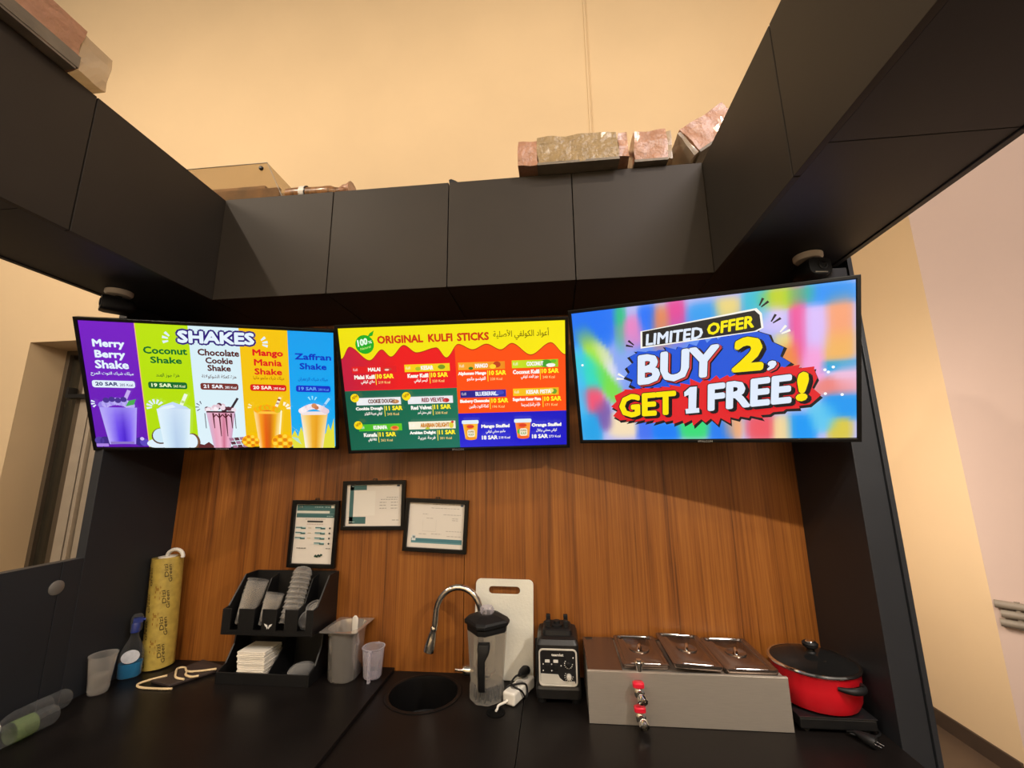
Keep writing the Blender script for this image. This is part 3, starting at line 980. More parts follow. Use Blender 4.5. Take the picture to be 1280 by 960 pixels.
GR = (96, 190, 40)
kulfi((0.044, 0.247, 0.640, 0.694), (226, 22, 30), 'MALAI', WT, [(0.80, 0.5, 0.09, (200, 60, 50), 0.22), (0.78, 0.4, 0.05, (250, 210, 190), 0.14)], 'Malai Kulfi', (0.052, 0.146), 'ملاي كولفي', '10 SAR', 0.155, '219 Kcal')
kulfi((0.283, 0.486, 0.638, 0.698), (250, 206, 10), 'KESAR', WT, [(0.82, 0.55, 0.08, (120, 150, 30), 0.3), (0.3, 0.4, 0.06, (170, 190, 40), 0.25)], 'Kesar Kulfi', (0.294, 0.388), 'كيسر كولفي', '10 SAR', 0.400, '220 Kcal', (240, 214, 20))
kulfi((0.524, 0.732, 0.640, 0.700), (250, 170, 40), 'MANGO', WT, [(0.83, 0.6, 0.08, (190, 60, 20), 0.4), (0.74, 0.35, 0.07, (255, 214, 40), 0.3), (0.27, 0.2, 0.05, (50, 120, 30), 0.2)], 'Alphonso Mango', (0.522, 0.648), 'الفونسو مانجو', '10 SAR', 0.660, '220 Kcal', (240, 140, 20))
kulfi((0.763, 0.967, 0.642, 0.703), (206, 226, 30), 'COCONUT', WT, [(0.74, 0.5, 0.12, (60, 160, 40), 0.5), (0.84, 0.25, 0.10, WT, 0.25), (0.9, 0.75, 0.06, GR, 0.2)], 'Coconut Kulfi', (0.766, 0.884), 'جوز الهند كولفي', '10 SAR', 0.893, '248 Kcal', (150, 200, 30))
kulfi((0.527, 0.732, 0.417, 0.475), (28, 24, 130), 'BLUEBERRY', (226, 232, 250), [(0.78, 0.45, 0.08, (210, 220, 240), 0.25), (0.86, 0.6, 0.10, (60, 70, 190), 0.3)], 'Blueberry Cheesecake', (0.524, 0.656), 'كعكة التوت بالجبن', '10 SAR', 0.665, '196 Kcal', (40, 40, 160))
kulfi((0.764, 0.967, 0.420, 0.479), (250, 196, 20), 'KESAR PISTA', WT, [(0.90, 0.5, 0.06, (110, 160, 40), 0.35), (0.82, 0.6, 0.07, (246, 226, 120), 0.3)], 'Sugarless Kesar Pista', (0.761, 0.888), 'خالية من السكر كيسر بيستا', '10 SAR', 0.902, '171 Kcal', (240, 180, 20))
kulfi((0.054, 0.257, 0.383, 0.443), (236, 238, 240), 'COOKIE DOUGH', (126, 84, 74), [(0.87, 0.4, 0.09, (196, 130, 80), 0.28), (0.84, 0.45, 0.05, (230, 180, 120), 0.16)], 'Cookie Dough', (0.048, 0.172), 'كولفي عجينة الكوكيز', '11 SAR', 0.186, '243 Kcal')
kulfi((0.289, 0.493, 0.382, 0.441), (236, 236, 238), 'RED VELVET', (150, 74, 84), [(0.85, 0.4, 0.07, (186, 30, 40), 0.3), (0.81, 0.35, 0.04, (220, 80, 70), 0.2)], 'Red Velvet', (0.301, 0.396), 'كولفي مخملي أحمر', '11 SAR', 0.406, '238 Kcal')
kulfi((0.054, 0.253, 0.168, 0.226), (60, 180, 40), 'KUNAFA', WT, [(0.83, 0.35, 0.10, (240, 150, 60), 0.35), (0.83, 0.45, 0.06, (226, 80, 40), 0.2)], 'Kunafa', (0.074, 0.136), 'كنافة كولفي', '11 SAR', 0.147, '262 Kcal', (96, 200, 30))
kulfi((0.285, 0.498, 0.173, 0.237), (248, 240, 214), 'ARABIAN DELIGHT', (206, 130, 20), [(0.91, 0.45, 0.05, (226, 206, 60), 0.4), (0.94, 0.85, 0.03, (206, 50, 40), 0.15), (0.4, 0.1, 0.05, (190, 200, 60), 0.15)], 'Arabian Delight', (0.287, 0.407), 'فرحة عربية', '11 SAR', 0.420, '301 Kcal')
for u, v in ((0.052, 0.447), (0.286, 0.449), (0.055, 0.222)):
    a.disc(u, v, 0.0195, (252, 220, 10)); a.text('NEW', (u - 0.012, v - 0.016), (u + 0.014, v + 0.006), (u - 0.012, v + 0.010), (176, 120, 10), 0.02)
for u0, u1, c, c2, nm, n0, n1, arb, kc in ((0.528, 0.604, (244, 150, 20), (255, 196, 60), 'Mango Stuffed', 0.615, 0.743, 'مانجو محشي كولفي', '218 Kcal'), (0.764, 0.842, (244, 100, 30), (255, 160, 60), 'Orange Stuffed', 0.842, 0.975, 'كولفي محشي برتقال', '273 Kcal')):
    w = u1 - u0
    tumbler(a, u0 + w * 0.05, u1 - w * 0.05, u0 + w * 0.16, u1 - w * 0.16, 0.085, 0.215, [c2, c, c, c2, c2], c, 0.2)
    a.disc((u0 + u1) / 2, 0.086, w * 0.34, c, 0.014)
    a.pill(u0, 0.207, u1, 0.238, (226, 240, 246), 0.35)
    a.disc((u0 + u1) / 2, 0.185, w * 0.22, (222, 60, 30), 0.014)
    if c[1] < 120:
        a.disc(u0 + w * 0.33, 0.135, w * 0.17, (90, 190, 60), 0.022)
    a.pill(u0 + w * 0.30, 0.098, u0 + w * 0.74, 0.160, (248, 236, 206), 0.25)
    a.line('STUFFED', u0 + w * 0.34, u0 + w * 0.70, 0.134, 0.150, (150, 120, 40), 0.02); a.line('KULFI', u0 + w * 0.36, u0 + w * 0.68, 0.110, 0.128, (110, 150, 60), 0.02)
    a.line(nm, n0, n1, 0.163, 0.200, WT, 0.036)
    a.ar(arb, n0 + 0.02, n1 - 0.02, 0.120, 0.154, WT, 0.010)
    a.line('18 SAR', n0, n0 + 0.072, 0.074, 0.108, WT, 0.034); a.line(kc, n0 + 0.076, n0 + 0.128, 0.078, 0.098, WT, 0.012)
a.build('display', M_SCREEN, tm, -0.001)

# --- offer screen
tr = television('television showing the BUY 2 GET 1 FREE offer, rightmost of the three screens', (0.555, 1.597, 0.349), (math.radians(19.5), math.radians(1.5), math.radians(-16.1)))
a = Art(SW, SH)
blobs = [  # u, v, half width, half height, tilt, colour
    (0.08, 0.92, 0.10, 0.16, 0, (10, 110, 245)), (0.06, 0.55, 0.05, 0.14, .3, (40, 220, 190)), (0.08, 0.72, 0.035, 0.16, .5, (190, 235, 40)), (0.13, 0.45, 0.03, 0.14, .5, (120, 225, 60)), (0.13, 0.62, 0.02, 0.16, .45, (225, 225, 245)),
    (0.24, 0.80, 0.05, 0.10, .3, (245, 130, 190)), (0.20, 0.85, 0.02, 0.16, 0, (40, 200, 120)), (0.21, 0.62, 0.04, 0.16, 0, (140, 170, 245)), (0.31, 0.88, 0.03, 0.10, 0, (20, 110, 250)), (0.36, 0.80, 0.035, 0.14, 0, (250, 130, 60)),
    (0.42, 0.85, 0.03, 0.14, 0, (240, 60, 140)), (0.52, 0.84, 0.05, 0.10, 0, (30, 160, 240)), (0.60, 0.88, 0.04, 0.08, 0, (250, 220, 110)), (0.70, 0.90, 0.04, 0.10, 0, (40, 190, 210)), (0.74, 0.80, 0.05, 0.10, 0, (230, 205, 250)),
    (0.77, 0.93, 0.06, 0.06, 0, (190, 210, 20)), (0.84, 0.94, 0.04, 0.05, 0, (40, 190, 120)), (0.92, 0.93, 0.07, 0.06, 0, (0, 140, 245)), (0.83, 0.75, 0.025, 0.22, 0, (245, 80, 150)), (0.88, 0.74, 0.04, 0.14, 0, (220, 190, 250)),
    (0.95, 0.78, 0.035, 0.14, 0, (250, 160, 110)), (0.80, 0.55, 0.03, 0.10, 0, (255, 140, 40)), (0.95, 0.60, 0.04, 0.10, 0, (245, 180, 90)), (0.96, 0.48, 0.05, 0.035, 0, (0, 160, 225)), (0.87, 0.50, 0.03, 0.12, 0, (250, 160, 215)),
    (0.94, 0.34, 0.06, 0.05, 0, (240, 130, 120)), (0.96, 0.22, 0.05, 0.08, 0, (10, 150, 240)), (0.90, 0.14, 0.04, 0.08, 0, (90, 200, 240)), (0.06, 0.32, 0.04, 0.10, .2, (245, 80, 110)), (0.10, 0.20, 0.03, 0.10, .2, (120, 90, 170)),
    (0.04, 0.10, 0.04, 0.12, 0, (20, 160, 230)), (0.18, 0.12, 0.05, 0.08, 0, (250, 225, 180)), (0.27, 0.08, 0.03, 0.08, 0, (60, 110, 240)), (0.35, 0.06, 0.05, 0.06, 0, (0, 120, 245)), (0.46, 0.10, 0.05, 0.08, 0, (40, 220, 110)),
    (0.56, 0.06, 0.04, 0.08, 0, (20, 120, 240)), (0.60, 0.09, 0.03, 0.08, 0, (245, 170, 110)), (0.70, 0.08, 0.04, 0.08, 0, (240, 80, 90)), (0.77, 0.06, 0.03, 0.08, 0, (245, 215, 150)), (0.83, 0.07, 0.04, 0.08, 0, (0, 150, 245)), (0.95, 0.06, 0.03, 0.07, 0, (220, 200, 60)),
    (0.50, 0.55, 0.25, 0.3, 0, (90, 140, 240)), (0.98, 0.4, 0.04, 0.1, 0, (240, 190, 220)), (0.02, 0.45, 0.02, 0.3, 0, (60, 190, 245)), (0.78, 0.66, 0.03, 0.05, 0, (250, 226, 120))]


def blur(u, v):
    w0, acc = 0.06, [0.06 * x for x in (190, 190, 240)]
    for bu, bv, hw, hh, ti, c in blobs:
        x, y = (u - bu), (v - bv) * 0.563
        x, y = x * math.cos(ti) + y * math.sin(ti), -x * math.sin(ti) + y * math.cos(ti)
        q = (x / hw) ** 4 * 0.5 + (y / (hh * 0.563)) ** 4 * 0.5 + 0.35 * ((x / hw) ** 2 + (y / (hh * 0.563)) ** 2)
        g = math.exp(-q * 1.5)
        w0 += g
        acc = [acc[i] + g * c[i] for i in range(3)]
    return tuple(x / w0 for x in acc)


GX, GY = 72, 40
grid = [[blur(i / GX, j / GY) for j in range(GY + 1)] for i in range(GX + 1)]
for i in range(GX):
    for j in range(GY):
        a.add([(i / GX, j / GY), ((i + 1) / GX, j / GY), ((i + 1) / GX, (j + 1) / GY), (i / GX, (j + 1) / GY)], [grid[i][j], grid[i + 1][j], grid[i + 1][j + 1], grid[i][j + 1]])
BK = (18, 16, 22)


def spiky(cu, cv, pts, c, out=0.02, seed=1):
    """burst: the outline points with zig-zag spikes between them"""
    rr = random.Random(seed)
    P = []
    for (u0, v0), (u1, v1) in zip(pts, pts[1:] + pts[:1]):
        L = math.hypot(u1 - u0, (v1 - v0) * 0.56)
        n = max(1, int(L / 0.035))
        for k in range(n):
            t0 = k / n
            u, v = u0 + (u1 - u0) * t0, v0 + (v1 - v0) * t0
            P.append((u, v))
            t1 = (k + 0.5) / n
            u, v = u0 + (u1 - u0) * t1, v0 + (v1 - v0) * t1
            d = Vector((u - cu, (v - cv) * 0.56))
            d.normalize()
            o = out * (0.35 + 0.75 * rr.random())
            P.append((u + d.x * o, v + d.y * o / 0.56))
    a.poly(P, c)


blue = [(0.245, 0.40), (0.225, 0.52), (0.262, 0.66), (0.45, 0.66), (0.60, 0.72), (0.70, 0.735), (0.745, 0.66), (0.77, 0.56), (0.775, 0.47), (0.50, 0.40)]
spiky(0.5, 0.54, [(0.5 + (u - 0.5) * 1.03, 0.54 + (v - 0.54) * 1.05 - 0.01) for u, v in blue], BK, 0.034, 3)
spiky(0.5, 0.54, blue, (20, 84, 216), 0.030, 3)
red = [(0.165, 0.16), (0.160, 0.30), (0.20, 0.385), (0.42, 0.39), (0.60, 0.44), (0.78, 0.485), (0.875, 0.46), (0.868, 0.34), (0.868, 0.24), (0.70, 0.165), (0.42, 0.14)]
spiky(0.52, 0.3, [(u + 0.004, v - 0.018) for u, v in red], BK, 0.030, 5)
spiky(0.52, 0.3, red, (226, 30, 38), 0.028, 5)
badge = [(0.283, 0.70), (0.287, 0.81), (0.692, 0.878), (0.708, 0.845), (0.712, 0.76), (0.690, 0.742)]
a.poly([(0.5 + (u - 0.5) * 1.035, 0.78 + (v - 0.78) * 1.14) for u, v in badge], WT)
a.poly(badge, (22, 24, 26))


def burst_text(s, bl, br, tl, c, bold, edge=BK, side=None, d=0.010):
    for k in range(4):
        o = d * (4 - k) / 4
        sh = lambda p: (p[0] + o, p[1] - o * 1.4)
        a.text(s, sh(bl), sh(br), sh(tl), (side if side and k > 0 else edge), bold, 1, 0.0035 if k == 0 else 0.001)
    a.text(s, bl, br, tl, edge, bold, 1, 0.0030)
    a.text(s, bl, br, tl, c, bold)


LW = (224, 234, 250)
a.text('LIMITED', (0.296, 0.706), (0.510, 0.722), (0.302, 0.790), LW, 0.024)
a.text('OFFER', (0.526, 0.738), (0.688, 0.766), (0.530, 0.822), (250, 232, 20), 0.026)
burst_text('BUY', (0.252, 0.415), (0.560, 0.452), (0.262, 0.640), LW, 0.030, side=(206, 60, 60))
burst_text('2', (0.604, 0.470), (0.712, 0.476), (0.622, 0.706), (250, 226, 10), 0.034)
burst_text(',', (0.722, 0.470), (0.752, 0.474), (0.730, 0.535), LW, 0.050, side=(206, 60, 60))
burst_text('GET', (0.168, 0.172), (0.396, 0.188), (0.174, 0.352), (250, 226, 10), 0.030)
one = [(0.434, 0.192), (0.484, 0.198), (0.484, 0.232), (0.473, 0.231), (0.480, 0.388), (0.455, 0.386), (0.432, 0.350), (0.432, 0.318), (0.448, 0.330), (0.444, 0.228), (0.433, 0.227)]
for o, g, c in ((0.010, 1.0, BK), (0.006, 1.0, BK), (0.0, 1.16, BK), (0.0, 1.0, LW)):
    a.poly([(0.458 + (u - 0.458) * g + o, 0.29 + (v - 0.29) * (1 + (g - 1) * 0.6) - o * 1.4) for u, v in one], c)
burst_text('FREE', (0.514, 0.206), (0.800, 0.246), (0.520, 0.400), LW, 0.030)
burst_text('!', (0.812, 0.252), (0.850, 0.258), (0.822, 0.448), (250, 226, 10), 0.034)
for u, v, w, c in ((0.70, 0.88, 50, BK), (0.735, 0.77, 45, BK), (0.76, 0.70, 35, WT), (0.262, 0.70, 150, BK), (0.215, 0.47, 160, WT)):
    splat(a, u, v, 0.045, c, (w - 14, w + 14), 0.009, 0.35)
for u, v in ((0.905, 0.455), (0.93, 0.47), (0.915, 0.44), (0.905, 0.30), (0.955, 0.29), (0.03, 0.60)):
    a.disc(u, v, 0.005, (255, 255, 255))
a.build('display', M_SCREEN, tr, -0.001)

# ------------------------------------------------------------------ framed papers on the wall
TEAL, INKG = (62, 104, 104), (120, 120, 116)
PAP = (222, 216, 206)


def picture(label, cx, cz, w, h, roll, draw, tilt=3.0):
    t = thing('picture_frame', label, 'picture frame', (cx, 1.985, cz), (math.radians(-tilt * 0.0), math.radians(-roll), 0), 'framed papers on the wooden wall')
    MB().frame(-w / 2, w / 2, -h / 2, h / 2, 0.018, -0.010, 0.008).build('frame_border', M_TVCASE, t, local=True, bevel=0.002)
    MB().box(-w / 2 + 0.004, w / 2 - 0.004, 0.004, 0.010, -h / 2 + 0.004, h / 2 - 0.004).build('backing_board', M_PLASTIC, t, local=True)
    MB().frame(-0.010, 0.010, h / 2 - 0.002, h / 2 + 0.010, 0.003, 0.004, 0.007).build('hanger', M_PLASTIC, t, local=True)
    a = Art(w - 0.034, h - 0.034, 0.0001)
    a.rect(0, 0, 1, 1, PAP, 0)
    draw(a)
    a.build('paper', M_INK, t, 0.003)
    return t


def textlines(a, rows, c=INKG):
    for u0, u1, v in rows:
        x = u0
        while x < u1:
            w = min(0.03 + 0.03 * rnd.random(), u1 - x)
            a.rect(x, v - 0.007, x + w, v + 0.007, c, 0)
            x += w + 0.012


def paper_a(a):
    a.rect(0.02, 0.765, 0.99, 0.985, TEAL)
    a.rect(0.02, 0.83, 0.99, 0.835, (120, 150, 150), 1)
    a.rect(0.02, 0.84, 0.84, 0.88, (214, 216, 204)); a.line('20', 0.06, 0.16, 0.93, 0.965, PAP, 0.02)
    a.rect(0.87, 0.93, 0.95, 0.975, (226, 226, 214)); a.k += 1
    textlines(a, [(0.46, 0.68, 0.945), (0.72, 0.84, 0.945), (0.78, 0.94, 0.79)], (150, 176, 172))
    a.pill(0.30, 0.685, 0.70, 0.715, (56, 58, 58), 0.5)
    a.k += 1; textlines(a, [(0.25, 0.75, 0.74), (0.3, 0.7, 0.655)], (196, 180, 170))
    for col, rows in ((0.03, 3), (0.52, 4)):
        for r in range(rows):
            v = 0.575 - 0.085 * r
            a.rect(col, v, col + 0.25, v + 0.035, (184, 208, 208)); a.rect(col, v + 0.015, col + 0.16, v + 0.03, TEAL); a.rect(col + 0.13, v - 0.004, col + 0.25, v + 0.02, TEAL, 0)
            if col > 0.5:
                a.disc(0.88, v + 0.015, 0.022, (60, 66, 66))
            else:
                a.rect(0.34, v + 0.01, 0.42, v + 0.022, (196, 184, 150))
    a.k += 1; textlines(a, [(0.1, 0.34, 0.255), (0.82, 0.93, 0.255)])
    for k in range(10):
        a.disc(0.57 + 0.018 * k, 0.125 + 0.012 * math.sin(k * 1.7) + 0.002 * k, 0.020, (44, 84, 70), up=1 if k == 0 else 0)


def paper_b(a):
    a.rect(0.06, 0.055, 0.13, 0.98, TEAL); a.rect(0.06, 0.86, 0.36, 0.98, TEAL, 0); a.rect(0.06, 0.055, 0.36, 0.22, TEAL, 0)
    a.k += 1; textlines(a, [(0.09, 0.14, 0.95), (0.07, 0.17, 0.10)], (170, 196, 190))
    a.rect(0.14, 0.25, 0.52, 0.84, (228, 224, 214))
    a.rect(0.90, 0.94, 0.95, 0.985, (56, 70, 84))
    a.k += 1
    textlines(a, [(0.72, 0.92, 0.68), (0.62, 0.91, 0.63), (0.60, 0.72, 0.56), (0.80, 0.92, 0.56), (0.60, 0.71, 0.49), (0.80, 0.92, 0.49), (0.60, 0.72, 0.42), (0.80, 0.92, 0.42), (0.83, 0.95, 0.14)], (146, 142, 134))


def paper_c(a):
    a.rect(0.07, 0.10, 0.97, 0.205, (70, 122, 132)); a.rect(0.07, 0.10, 0.97, 0.13, (96, 144, 150), 1)
    a.rect(0.08, 0.15, 0.15, 0.27, (206, 214, 214)); a.rect(0.095, 0.20, 0.14, 0.25, (120, 140, 146))
    a.rect(0.92, 0.93, 0.965, 0.985, (60, 84, 110))
    a.k += 1
    textlines(a, [(0.42, 0.95, 0.965), (0.5, 0.9, 0.88), (0.4, 0.5, 0.88), (0.62, 0.93, 0.74), (0.25, 0.35, 0.74), (0.32, 0.44, 0.65), (0.78, 0.88, 0.66), (0.78, 0.88, 0.62), (0.68, 0.95, 0.38), (0.2, 0.34, 0.30), (0.42, 0.60, 0.31), (0.70, 0.95, 0.27)], (182, 176, 168))
    a.rect(0.26, 0.36, 0.50, 0.365, (190, 186, 178)); a.rect(0.26, 0.36, 0.263, 0.62, (196, 192, 184), 0); a.rect(0.497, 0.36, 0.50, 0.62, (196, 192, 184), 0)


picture('black frame with an upright teal and white notice, just above the cup organizer', -1.151, -0.298, 0.236, 0.305, -0.8, paper_a)
picture('black landscape frame whose paper has a teal bracket shape, highest of the three frames', -0.863, -0.168, 0.310, 0.226, 0.4, paper_b)
picture('black frame with a pale paper and a teal bar near its bottom, rightmost frame', -0.559, -0.260, 0.300, 0.236, -2.6, paper_c)

# ------------------------------------------------------------------ security cameras
for x, y, yaw, lb in ((-1.79, 1.47, 35, 'black security camera on a round white base above the shakes screen'), (0.93, 1.50, -8, 'black security camera on a round white base above the offer screen')):
    t = thing('security_camera', lb, 'camera', (x, y, CB - 0.003), (0, 0, math.radians(-yaw)), 'security cameras under the side cabinets')
    MB().lathe([(0.046, 0), (0.046, -0.012), (0.040, -0.020), (0.012, -0.022)], (0, 0, 0), n=32).build('mount_base', M_WHITEFIT, t, local=True, smooth=True)
    MB().cyl((0, 0, -0.018), (0, 0, -0.075), 0.012, n=16).lathe([(0.020, 0), (0.020, 0.03)], (0, 0, -0.075), n=20).build('stalk', M_PLASTIC, t, local=True, smooth=True)
    mb = MB()
    q = [rrect(0, -0.062, w, h, r, 5) for w, h, r in ((0.060, 0.045, 0.018), (0.082, 0.062, 0.022), (0.086, 0.066, 0.022), (0.080, 0.060, 0.022))]
    mb.loft([[Vector((p[0], yy, p[1])) for p in poly] for poly, yy in zip(q, (0.055, 0.040, -0.035, -0.050))])
    mb.build('camera_body', M_PLASTIC, t, local=True, smooth=True)
    MB().lathe([(0.016, 0), (0.016, 0.004), (0.011, 0.005), (0.009, 0.002)], (0.008, -0.049, -0.060), (0, -1, 0), 24).build('lens', M_PANEL, t, local=True, smooth=True)
    MB().box(-0.022, 0.022, -0.0515, -0.049, -0.088, -0.084).build('sensor_window', M_GREYP, t, local=True)

# ------------------------------------------------------------------ left end of the worktop
# yellow film roll
RR = 0.061
ax = Vector((-0.05, 0.0, 1)).normalized()
rb = Vector((-1.815, 1.932, ZL + 0.0035))
RH = 0.462
t = thing('film_roll', 'tall yellow printed roll of sealing film standing by the wood wall', 'film roll', rb)
mb = MB().lathe([(0.034, -0.0005), (0.038, -0.0005), (0.038, RH + 0.004), (0.034, RH + 0.004), (0.034, -0.0005)], rb, ax, 32, caps=(False, False))
mb.build('core_tube', M_WHITE, t, smooth=True)


def wrap(mb, body, a0, h0, wid, hei, slope=0.0, idx=1):
    """lettering running up the roll at angle a0"""
    X = Vector((1, 0, 0))
    X = (X - ax * X.dot(ax)).normalized()
    Y = ax.cross(X)
    vs, fs = glyphs(body)
    for o in (-0.0006, 0.0006):
        P = []
        for x, y in vs:
            an = a0 - (y * hei + x * slope + o) / RR
            P.append(mb.bm.verts.new(rb + ax * (h0 + x * wid + o) + (X * math.cos(an) + Y * math.sin(an)) * (RR + 0.0005)))
        for f in fs:
            g = mb.face([P[i] for i in f])
            if g:
                g.material_index = idx


mb = MB().lathe([(0.0385, 0), (RR, 0), (RR, RH), (0.0385, RH), (0.0385, 0)], rb, ax, 40, caps=(False, False))
for col, ph in ((0, 0.0), (1, 0.045), (2, 0.0), (3, 0.05), (4, 0.01)):
    a0 = math.radians(-168 + col * 36)
    for r in range(4):
        h = 0.012 + ph + r * 0.112
        if h > RH - 0.085:
            continue
        if col % 2 == 0:
            wrap(mb, 'Green', a0, h, 0.075, 0.013, 0.008)
            wrap(mb, 'Dizi', a0 - 0.24, h + 0.024, 0.055, 0.014, 0.008)
        else:
            wrap(mb, '* * *', a0, h, 0.06, 0.004, idx=2)
            wrap(mb, '#', a0 - 0.1, h + 0.04, 0.012, 0.014, idx=2)
            wrap(mb, '- - -', a0 - 0.3, h + 0.01, 0.05, 0.003, idx=2)
film = mb.build('film', M_ROLL, t, smooth=True)
film.data.materials.append(M_ROLLINK)
film.data.materials.append(M_ROLLINK2)
pt = rb + ax * RH
pts = [pt + Vector((0.040 - 0.040 * math.cos(k / 10 * math.pi * 1.05) + 0.0, -0.005, 0.004 + 0.030 * math.sin(k / 10 * math.pi * 1.05))) for k in range(11)]
MB().tube(pts, 0.0085, 10).build('core_flap', M_WHITE, t, smooth=True, label='white strip curling over the top')

# bottle with blue liquid
bx, by = -1.846, 1.828
def oval_loft(mb, rows, c, n=28, p=2.6, caps=(True, True), rot=0.0):
    L = []
    for rx, ry, h in rows:
        poly = []
        for i in range(n):
            q = TAU * i / n
            cx, cy = math.cos(q), math.sin(q)
            x = rx * math.copysign(abs(cx) ** (2 / p), cx)
            y = ry * math.copysign(abs(cy) ** (2 / p), cy)
            poly.append(Vector((c[0] + x * math.cos(rot) - y * math.sin(rot), c[1] + x * math.sin(rot) + y * math.cos(rot), c[2] + h)))
        L.append(poly)
    return mb.loft(L, caps)


t = thing('spray_bottle', 'clear bottle part filled with blue liquid under a blue cap', 'bottle', (bx, by, ZL), (0, 0, math.radians(38)))
oval_loft(MB(), [(0.0355, 0.0255, 0), (0.041, 0.029, 0.006), (0.042, 0.030, 0.085), (0.036, 0.027, 0.112), (0.018, 0.017, 0.150), (0.014, 0.014, 0.165), (0.014, 0.014, 0.185)], (0, 0, 0)).build('bottle_body', M_CLEAR, t, local=True, smooth=True)
oval_loft(MB(), [(0.0345, 0.0245, 0.002), (0.0398, 0.0278, 0.008), (0.0408, 0.0288, 0.058)], (0, 0, 0)).build('blue_liquid', M_BLUE, t, local=True, smooth=True, label='blue liquid')
MB().prism([(0.031 * math.cos(TAU * i / 24), 0.088 + 0.026 * math.sin(TAU * i / 24)) for i in range(24)], 1, -0.0318, -0.0302).build('front_label', M_LABELW, t, local=True, label='white oval label')
MB().lathe([(0.016, 0.176), (0.016, 0.208), (0.013, 0.214)], (0, 0, 0), n=20).box(-0.011, 0.022, -0.010, 0.010, 0.214, 0.232).cyl((0.018, 0, 0.224), (0.030, 0, 0.222), 0.005, n=10).build('spray_cap', M_BLUECAP, t, local=True, smooth=True, label='blue spray cap')
oval_loft(MB(), [(0.020, 0.018, 0.182), (0.021, 0.019, 0.236), (0.014, 0.013, 0.247)], (0.001, 0, 0)).build('overcap', M_CLEAR, t, local=True, smooth=True, label='clear overcap')

# clear drinking cup
cx_, cy_ = -1.842, 1.700
t = thing('plastic_cup', 'clear empty plastic cup standing alone left of the blue bottle', 'cup', (cx_, cy_, ZL))
MB().lathe([(0.001, 0.001), (0.030, 0.001), (0.032, 0.004), (0.044, 0.135), (0.0465, 0.137), (0.0465, 0.140), (0.0435, 0.139), (0.031, 0.006), (0.001, 0.003)], (cx_, cy_, ZL), n=36).build('cup_wall', M_CUPS, t, smooth=True)
MB().lathe([(0.028, 0.012), (0.034, 0.014), (0.0345, 0.060), (0.030, 0.066), (0.001, 0.058), (0.001, 0.054), (0.028, 0.058), (0.028, 0.012)], (cx_, cy_, ZL), n=30).build('inner_base', M_CUPS, t, smooth=True)

# water bottles lying along the side panel
for (ex, ey), L, dr, lb in (((-1.858, 1.600), 0.225, (-0.02, -1, 0), 'empty clear water bottle lying against the low black side panel'), ((-1.780, 1.500), 0.225, (-0.06, -1, 0), 'empty clear water bottle with a green label lying at the left edge of the worktop')):
    dv = Vector(dr).normalized()
    c = Vector((ex, ey, ZL + 0.0325))
    t = thing('water_bottle', lb, 'bottle', (ex, ey - 0.1, ZL), group='water bottles lying down')
    prof = [(0.001, 0.006), (0.018, 0.003), (0.026, 0.0), (0.031, 0.008)]
    for k in range(7):
        h = 0.02 + k * 0.018
        prof += [(0.032, h), (0.0295, h + 0.006), (0.032, h + 0.012)]
    prof += [(0.032, 0.15), (0.026, 0.175), (0.014, 0.196), (0.0135, 0.205)]
    MB().lathe(prof, c, dv, 28, caps=(True, True)).build('bottle_body', M_CLEAR, t, smooth=True)
    MB().lathe([(0.0325, 0.062), (0.0328, 0.064), (0.0328, 0.118), (0.0325, 0.120)], c, dv, 28, caps=(False, False)).build('wrap_label', M_GREENFILM if ex > -1.8 else M_CLEAR, t, smooth=True)
    MB().lathe([(0.015, 0.200), (0.0155, 0.203), (0.0155, 0.218), (0.013, 0.220)], c, dv, 20).build('screw_cap', M_WHITE, t, smooth=True)

# dark paper bag with rope handles
t = thing('paper_bag', 'flat dark brown paper bag with cream rope handles lying beside the organizer', 'bag', (-1.6, 1.87, ZL))
mb = MB()
bot = [(-1.70, 1.785), (-1.585, 1.752), (-1.470, 1.925), (-1.640, 1.985)]
mb.loft([[Vector((x, y, ZL + 0.0005)) for x, y in bot], [Vector((x * 0.998 - 0.003, y * 0.999, ZL + 0.013)) for x, y in bot]])
mb.build('bag_body', M_BAG, t, bevel=0.004)


def smooth_path(P, n=6):
    P = [Vector(p) for p in P]
    out = []
    for i in range(len(P) - 1):
        p0, p1, p2, p3 = P[max(i - 1, 0)], P[i], P[i + 1], P[min(i + 2, len(P) - 1)]
        for k in range(n):
            s = k / n
            out.append(0.5 * ((2 * p1) + (p2 - p0) * s + (2 * p0 - 5 * p1 + 4 * p2 - p3) * s * s + (3 * p1 - p0 - 3 * p2 + p3) * s ** 3))
    out.append(P[-1])
    return out


zr = ZL + 0.0045
MB().tube(smooth_path([(-1.655, 1.815, zr + 0.013), (-1.70, 1.790, zr + 0.008), (-1.735, 1.766, zr), (-1.70, 1.742, zr), (-1.62, 1.738, zr), (-1.560, 1.742, zr)]), 0.0042, 8).build('rope_handle', M_ROPE, t, smooth=True, label='cream rope handle')
MB().tube(smooth_path([(-1.555, 1.79, zr + 0.013), (-1.60, 1.80, zr + 0.014), (-1.635, 1.835, zr + 0.014), (-1.665, 1.875, zr + 0.014), (-1.640, 1.885, zr + 0.014), (-1.60, 1.855, zr + 0.014), (-1.55, 1.860, zr + 0.014), (-1.49, 1.885, zr + 0.014)]), 0.0042, 8).build('rope_handle', M_ROPE, t, smooth=True, label='cream rope handle')
MB().tube(smooth_path([(-1.600, 1.855, zr + 0.014), (-1.580, 1.825, zr + 0.014), (-1.545, 1.815, zr + 0.012), (-1.52, 1.825, zr + 0.012)]), 0.0042, 8).build('rope_knot', M_ROPE, t, smooth=True)

